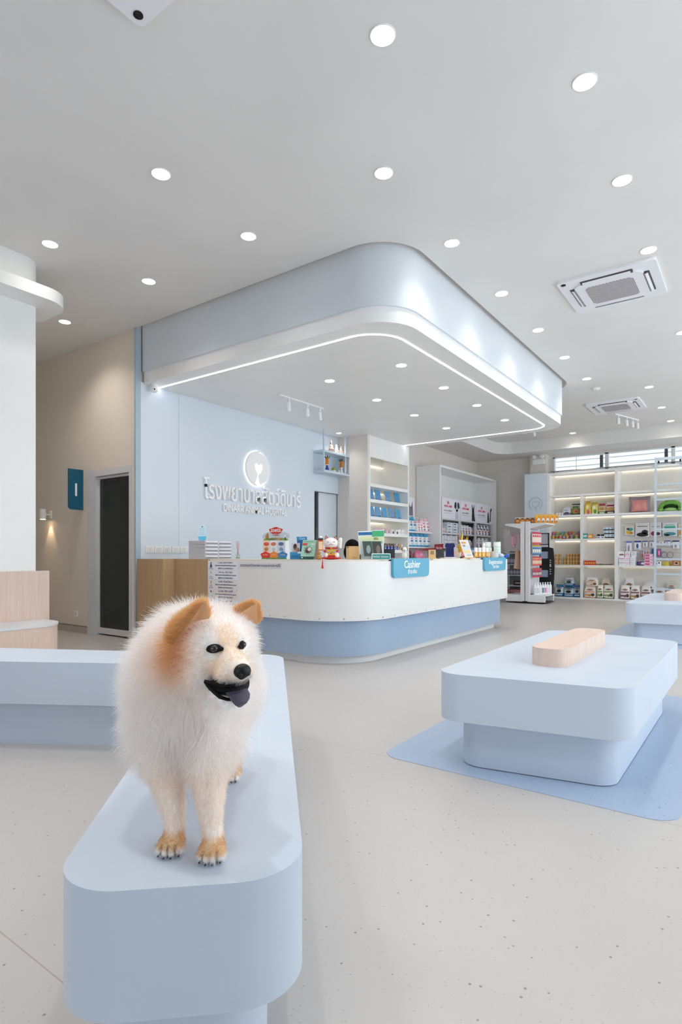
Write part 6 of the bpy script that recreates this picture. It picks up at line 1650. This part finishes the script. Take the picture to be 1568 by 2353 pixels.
# --- face details
M_nose = mat('nose_black', '#0b0909', .45, .35); M_lip = mat('mouth_black', '#060506', .6, .2); M_tongue = mat('blue_black_tongue', '#4d4658', .45)
m = MB()
m.ell(H(.113, 0, -.014), (.0125, .0165, .0135), M_nose, 18, 12, HM).ell(H(.111, 0, -.020), (.009, .010, .010), M_nose, 14, 10, HM)
for s_ in (-1, 1): m.ell(H(.1225, s_ * .0075, -.0175), (.0035, .004, .0035), mat('nostril', '#020202', .6), 10, 8, HM)
m.build('nose', dog)
for s_ in (-1, 1):
    em = HM @ Matrix.Rotation(math.radians(32 if s_ < 0 and 0 else s_ * (32 if s_ < 0 else 50)), 3, 'Z') @ Matrix.Rotation(math.radians(s_ * -10), 3, 'X')
    m = MB().ell(H(.054 if s_ < 0 else .049, s_ * .030, .017), (.0075 if s_ < 0 else .0055, .0145 if s_ < 0 else .012, .0085), M_lip, 18, 12, em).ell(H(.0605, s_ * .0195, .0165), (.004, .006, .0045), M_lip, 10, 8, em)
    lid = m.build('eyelid', dog)
    MB().ell(H(.0575 if s_ < 0 else .050, s_ * .0315, .0178), (.0062, .0078, .0064), mat('eye_brown', '#1c0f0a', .05, .8), 16, 12, em).build('eyeball', lid)
m = MB()
for s_ in (-1, 1):
    if s_ < 0: path = [H(.046, -.042, -.044), H(.058, -.040, -.043), H(.072, -.0365, -.0425), H(.086, -.031, -.0435), H(.094, -.022, -.0435), H(.099, -.01, -.042), H(.1, 0, -.041)]
    else: path = [H(.046, .04, -.044), H(.06, .034, -.042), H(.075, .026, -.041), H(.088, .012, -.041), H(.096, 0, -.041)]
    m.tube(path, [.002, .0026, .0028, .0026, .0022, .002, .002][:len(path)], M_lip, 10)
    path = [H(.046, s_ * .042, -.046), H(.058, s_ * .04, -.0515), H(.074 - .008 * (s_ > 0), s_ * .0355, -.058), H(.084 - .012 * (s_ > 0), s_ * .028, -.066), H(.088 - .008 * (s_ > 0), s_ * .015, -.0715), H(.089, 0, -.073)]
    m.tube(path, [.0025, .0036, .004, .0036, .003, .003], M_lip, 10)
m.ell(H(.057, 0, -.056), (.037, .039, .0155), M_lip, 18, 10, HM)
m.build('mouth', dog)
m = MB()
tp = [(.05, -.056, .02), (.07, -.057, .022), (.088, -.0585, .0225), (.1, -.063, .0215), (.1055, -.0695, .018), (.107, -.0765, .012), (.1065, -.0805, .005)]
rows = []
for f_, u_, w_ in tp:
    r = []
    for k in range(16):
        a = 2 * math.pi * k / 16
        r.append(H(f_ + .0042 * math.sin(a) * (1 if u_ < -.066 else .3), w_ * math.cos(a) + .003, u_ + .0042 * math.sin(a)))
    rows.append(r)
for a, c_ in zip(rows, rows[1:]):
    m.faces(a + c_, [(k, (k + 1) % 16, 16 + (k + 1) % 16, 16 + k) for k in range(16)], M_tongue)
m.faces(rows[-1], [tuple(range(16))], M_tongue); m.faces(rows[0], [tuple(range(16))], M_tongue)
m.build('tongue', dog)
# ears: folded triangles, tan outside
M_ear = mat('ear_tan', '#e9bd84', .9, .05); M_earin = mat('ear_inner', '#e2b48c', .9, .05)
def ear(base_in, base_out, base_back, tip):
    b_ = MB()
    bi, bo, bb, tp_ = [Vector(p) for p in (base_in, base_out, base_back, tip)]
    n = 7; rows = []
    for i in range(n + 1):
        k = i / n; s = (1 - k ** 2.4) ** .8
        c0 = tp_ + (bi - tp_) * s; c1 = tp_ + (bo - tp_) * s; cb = tp_ + (bb - tp_) * s
        r = []
        for q in range(9):      # inner edge - back - outer edge, then the front hollow
            w = q / 8; p = c0 * (1 - w) ** 2 + cb * 2 * w * (1 - w) + c1 * w * w
            r.append(p)
        for q in range(1, 8):
            w = 1 - q / 8; p = c0 * (1 - w) ** 2 + (cb * .55 + (c0 + c1) * .225) * 2 * w * (1 - w) + c1 * w * w
            r.append(p)
        rows.append(r)
    for a, c_ in zip(rows, rows[1:]):
        N = len(a)
        b_.faces(a + c_, [(k, (k + 1) % N, N + (k + 1) % N, N + k) for k in range(8)], M_ear)
        b_.faces(a + c_, [(k, (k + 1) % N, N + (k + 1) % N, N + k) for k in range(8, N)], M_earin)
    return b_.build('ear', dog, sharp=70)
earR = ear(H(.028, -.03, .068), H(.0, -.088, .012), H(-.05, -.075, .07), H(.044, -.046, .106))
earL = ear(H(-.006, .043, .064), H(-.002, .088, .042), H(-.05, .075, .055), H(.014, .075, .09))
# claws
for qx, qd in ((-.347, 1.205), (-.258, 1.180)):
    for q, ox in enumerate((-.0205, -.007, .007, .0205)):
        MB().ell(L_(qx + ox, qd - .0475 + (.009 if q in (0, 3) else 0), .4945), (.0022, .0042, .002), mat('claw_brown', '#3d3230', .4), 8, 6).build('claw', dog)
for fx, fd in ((-.435, 1.635), (-.297, 1.60)):
    for q, ox in enumerate((-.016, -.0055, .0055, .016)):
        MB().ell(L_(fx + ox, fd - .057 + (.005 if q in (0, 3) else 0), .4945), (.0022, .0042, .002), mat('claw_brown', '#3d3230', .4), 8, 6).build('claw', dog)

# --- fur: combed strands grown from the body and the ears
import numpy as np
from mathutils.bvhtree import BVHTree
nr = np.random.default_rng(5)
def tri_sample(me_, n):
    me_.calc_loop_triangles()
    T = np.array([t_.vertices[:] for t_ in me_.loop_triangles]); V = np.array([v.co[:] for v in me_.vertices]); VN = np.array([v.normal[:] for v in me_.vertices])
    A = V[T[:, 0]]; B_ = V[T[:, 1]]; C_ = V[T[:, 2]]
    ar = np.linalg.norm(np.cross(B_ - A, C_ - A), axis=1)
    idx = nr.choice(len(T), n, p=ar / ar.sum())
    r1 = np.sqrt(nr.random(n))[:, None]; r2 = nr.random(n)[:, None]
    P_ = (1 - r1) * A[idx] + r1 * (1 - r2) * B_[idx] + r1 * r2 * C_[idx]
    N_ = VN[T[idx]].mean(axis=1); N_ /= np.linalg.norm(N_, axis=1)[:, None] + 1e-9
    return P_, N_
hc, hf, hl, hu = (np.array(v[:]) for v in (HC, HF, HL, HU))
def sstep(a, b_, x): 
    k = np.clip((x - a) / (b_ - a), 0, 1); return k * k * (3 - 2 * k)
def fur_fields(P_, N_):
    q = P_ - hc; f = q @ hf; l = q @ hl; u = q @ hu
    z = P_[:, 2]
    dist = np.sqrt((f / 1.0) ** 2 + l ** 2 + u ** 2)
    inhead = (1 - sstep(.085, .115, dist)) * sstep(-.04, .02, f) 
    inhead = np.maximum(inhead, sstep(.04, .06, f) * (1 - sstep(.05, .06, np.abs(l))) * sstep(-.12, -.1, u) * (1 - sstep(.06, .09, u)))
    muzzle = inhead * sstep(.03, .065, f) * (1 - sstep(.0, .03, u))
    face = inhead * sstep(.02, .05, f)
    leg = 1 - sstep(.13, .23, z)
    paw = 1 - sstep(.03, .05, z)
    ln = np.full(len(z), .046)
    ln = ln * (1 - leg) + .013 * leg
    ln = ln * (1 - paw) + .006 * paw
    cheek = inhead * (1 - face)
    ln = ln * (1 - inhead) + inhead * (.021 * (1 - face) + face * (.010 * (1 - muzzle) + .0055 * muzzle))
    # direction: down the body, out and down on the mane, backwards on the face
    back = -hf[None, :] * np.ones((len(z), 1))
    down = np.array([0, 0, -1.0])[None, :] * np.ones((len(z), 1))
    rear = np.array([0, .55, -.45])[None, :] * np.ones((len(z), 1))
    radial = q / (np.linalg.norm(q, axis=1)[:, None] + 1e-6)
    mane = (1 - sstep(.12, .2, dist)) * (1 - inhead)
    comb = rear * (1 - leg)[:, None] + down * (leg * 1.2)[:, None]
    comb = comb * (1 - mane)[:, None] + (radial * .9 + down * .35 + back * .2) * mane[:, None]
    comb = comb * (1 - inhead)[:, None] + (back * .8 + radial * .35) * inhead[:, None]
    comb = comb * (1 - .6 * paw)[:, None]
    D = N_ * (.75 - .3 * leg - .35 * face + .1 * mane)[:, None] + comb * (.62 + .1 * leg)[:, None]
    # colour
    cream = np.array(rgb('#fffaf8')[:3]); peach = np.array(rgb('#f8d9b6')[:3]); tan = np.array(rgb('#ecbc80')[:3]); white = np.array(rgb('#fffdfa')[:3]); biscuit = np.array(rgb('#e6bb88')[:3])
    Cc = cream[None, :] * np.ones((len(z), 1))
    def mixc(Cc, c_, w): return Cc * (1 - w)[:, None] + c_[None, :] * w[:, None]
    wrist = leg * sstep(.0, .06, z) * .22
    Cc = mixc(Cc, peach, wrist)
    Cc = mixc(Cc, biscuit, paw * sstep(.01, .022, z) * .9)
    brow = face * (1 - sstep(.012, .03, np.abs(l))) * sstep(-.0, .03, u)
    Cc = mixc(Cc, peach, brow * .6)
    Cc = mixc(Cc, peach, muzzle * .45 * sstep(-.05, -.02, u))
    spot = np.exp(-(((f - .068) / .012) ** 2 + ((u + .022) / .01) ** 2)) * inhead
    Cc = mixc(Cc, biscuit, np.clip(spot * .55, 0, 1))
    Cc = mixc(Cc, peach, np.exp(-(((f - .052) / .015) ** 2 + ((u + .002) / .02) ** 2 + ((np.abs(l) - .022) / .014) ** 2)) * inhead * .6)
    behind = np.exp(-(((f + .015) / .05) ** 2 + ((l + .095) / .034) ** 2 + ((u - .005) / .062) ** 2))
    Cc = mixc(Cc, tan, np.clip(behind * 1.5, 0, .92))
    undereye = np.exp(-(((f - .052) / .014) ** 2 + ((np.abs(l) - .034) / .01) ** 2 + ((u - .002) / .007) ** 2)) * inhead
    Cc = mixc(Cc, white, np.clip(undereye, 0, .9))
    lipd = np.exp(-(((f - .105) / .014) ** 2 + ((u + .036) / .01) ** 2)) * inhead
    Cc = mixc(Cc, np.array(rgb('#6d6260')[:3]), np.clip(lipd * .6, 0, .6))
    toe_gap_shade = np.zeros(len(z))  # shade between the toes, put into the hair colour
    for qx, qd in ((-.347, 1.205), (-.258, 1.180), (-.297, 1.6)):
        o_ = L_(qx, qd, TOP)
        for g_ in (-.0137, 0, .0137):
            toe_gap_shade = np.maximum(toe_gap_shade, np.exp(-((P_[:, 0] - o_.x - g_) / .0016) ** 2) * (P_[:, 1] < o_.y - .024) * (P_[:, 1] > o_.y - .08) * (z < .026))
    Cc = mixc(Cc, np.array(rgb('#6b4f3c')[:3]), toe_gap_shade * .8)
    return ln, D, Cc, inhead, leg
def fur_material():
    m_ = bpy.data.materials.new('fur'); m_.use_nodes = True
    nt = m_.node_tree; N, L = nt.nodes, nt.links; N.clear()
    at_ = N.new('ShaderNodeAttribute'); at_.attribute_name = 'tint'
    d_ = N.new('ShaderNodeBsdfDiffuse'); t_ = N.new('ShaderNodeBsdfTranslucent'); mx = N.new('ShaderNodeMixShader'); mx.inputs['Fac'].default_value = .6
    out = N.new('ShaderNodeOutputMaterial')
    L.new(at_.outputs['Color'], d_.inputs['Color']); L.new(at_.outputs['Color'], t_.inputs['Color'])
    L.new(d_.outputs[0], mx.inputs[1]); L.new(t_.outputs[0], mx.inputs[2])
    tr = N.new('ShaderNodeBsdfTransparent'); m2_ = N.new('ShaderNodeMixShader'); m2_.inputs['Fac'].default_value = .4      # fine hair lets part of the light through
    L.new(mx.outputs[0], m2_.inputs[1]); L.new(tr.outputs[0], m2_.inputs[2]); L.new(m2_.outputs[0], out.inputs['Surface'])
    return m_
M_fur = fur_material()
def hair_object(name, P_, D, ln, Cc, rad, curl, parent):
    n = len(P_); K = 6
    D = D / (np.linalg.norm(D, axis=1)[:, None] + 1e-9)
    w = nr.normal(size=(n, 3)); w /= np.linalg.norm(w, axis=1)[:, None]
    D0 = D + w * curl; D0 /= np.linalg.norm(D0, axis=1)[:, None]
    w2 = nr.normal(size=(n, 3)) * curl * .5
    pts = np.zeros((n, K, 3))
    for k in range(K):
        s = k / (K - 1)
        pts[:, k] = P_ + D0 * (ln * s)[:, None] + (w2 + np.array([0, 0, -.22])) * (ln * s * s)[:, None]
    pts[:, :, 2] = np.maximum(pts[:, :, 2], .0008)
    cv = bpy.data.hair_curves.new(name)
    cv.add_curves([K] * n)
    cv.attributes['position'].data.foreach_set('vector', pts.reshape(-1).astype(np.float32))
    ra = cv.attributes.get('radius') or cv.attributes.new('radius', 'FLOAT', 'POINT')
    rr = np.tile(rad * np.array([1, .95, .85, .7, .5, .2]), n).astype(np.float32); ra.data.foreach_set('value', rr)
    ca = cv.attributes.new('tint', 'FLOAT_COLOR', 'CURVE')
    Cv = np.clip(Cc * (1 + nr.normal(size=(n, 1)) * .05), 0, 1)
    ca.data.foreach_set('color', np.concatenate([Cv, np.ones((n, 1))], 1).reshape(-1).astype(np.float32))
    cv.materials.append(M_fur)
    o = bpy.data.objects.new(name, cv); COL.objects.link(o); o.parent = parent
    o['kind'] = 'stuff'
    return o
# the coat colour, with its painted toe shade, also tints the undercoat
V_ = np.array([v.co[:] for v in me.vertices]); VN_ = np.array([v.normal[:] for v in me.vertices])
_, _, Cv_, _, _ = fur_fields(V_, VN_)
ca_ = me.color_attributes.new('tint', 'FLOAT_COLOR', 'POINT')
ca_.data.foreach_set('color', np.concatenate([np.clip(Cv_, 0, 1), np.ones((len(V_), 1))], 1).reshape(-1).astype(np.float32))
nt_, N__, L__, b__ = nodes_of(M_fur_skin)
an_ = N__.new('ShaderNodeAttribute'); an_.attribute_name = 'tint'; L__.new(an_.outputs['Color'], b__.inputs['Base Color'])
P_, N_ = tri_sample(me, 110000)
ln, D, Cc, inhead, leg = fur_fields(P_, N_)
q = P_ - hc; f = q @ hf; l = q @ hl; u = q @ hu
keep = np.ones(len(P_), bool)
# bare places: eyes, nose, lips
for s_ in (-1, 1):
    e = H(.056, s_ * .030, .017); keep &= np.linalg.norm(P_ - np.array(e[:]), axis=1) > .0145
keep &= ~((f > .1) & (u > -.034) & (u < .003) & (np.abs(l) < .017))
keep &= ~((f > .035) & (u < -.0405) & (u > -.072) & (np.abs(l) < .05) & (f < .12))
ln = ln * (0.75 + .5 * nr.random(len(ln)))
hair_object('fur', P_[keep], D[keep], ln[keep], Cc[keep], .00042, .22, dog)
for e_, sgn in ((earR, -1), (earL, 1)):
    P2, N2 = tri_sample(e_.data, 9000)
    c0 = P2.mean(axis=0)
    up = np.array(HU[:]); q2 = P2 - hc
    tipk = sstep(.03, .11, q2 @ hu)
    N2 = N2 * np.sign(((P2 - c0) * N2).sum(axis=1))[:, None]
    D2 = N2 * .9 + up[None, :] * .35 - hf[None, :] * .3
    front = ((N2 @ hf) > .25)
    tan = np.array(rgb('#f4d09c')[:3]); pale = np.array(rgb('#f7dfc2')[:3]); deep = np.array(rgb('#e2ad6c')[:3])
    C2 = np.where(front[:, None], pale, tan) ; C2 = C2 * (1 - .25 * (1 - tipk))[:, None] + deep[None, :] * (.25 * (1 - tipk))[:, None]
    hair_object('ear_fur', P2, D2, (.015 + .008 * (1 - tipk)) * (.7 + .6 * nr.random(len(P2))), C2, .0004, .2, e_)
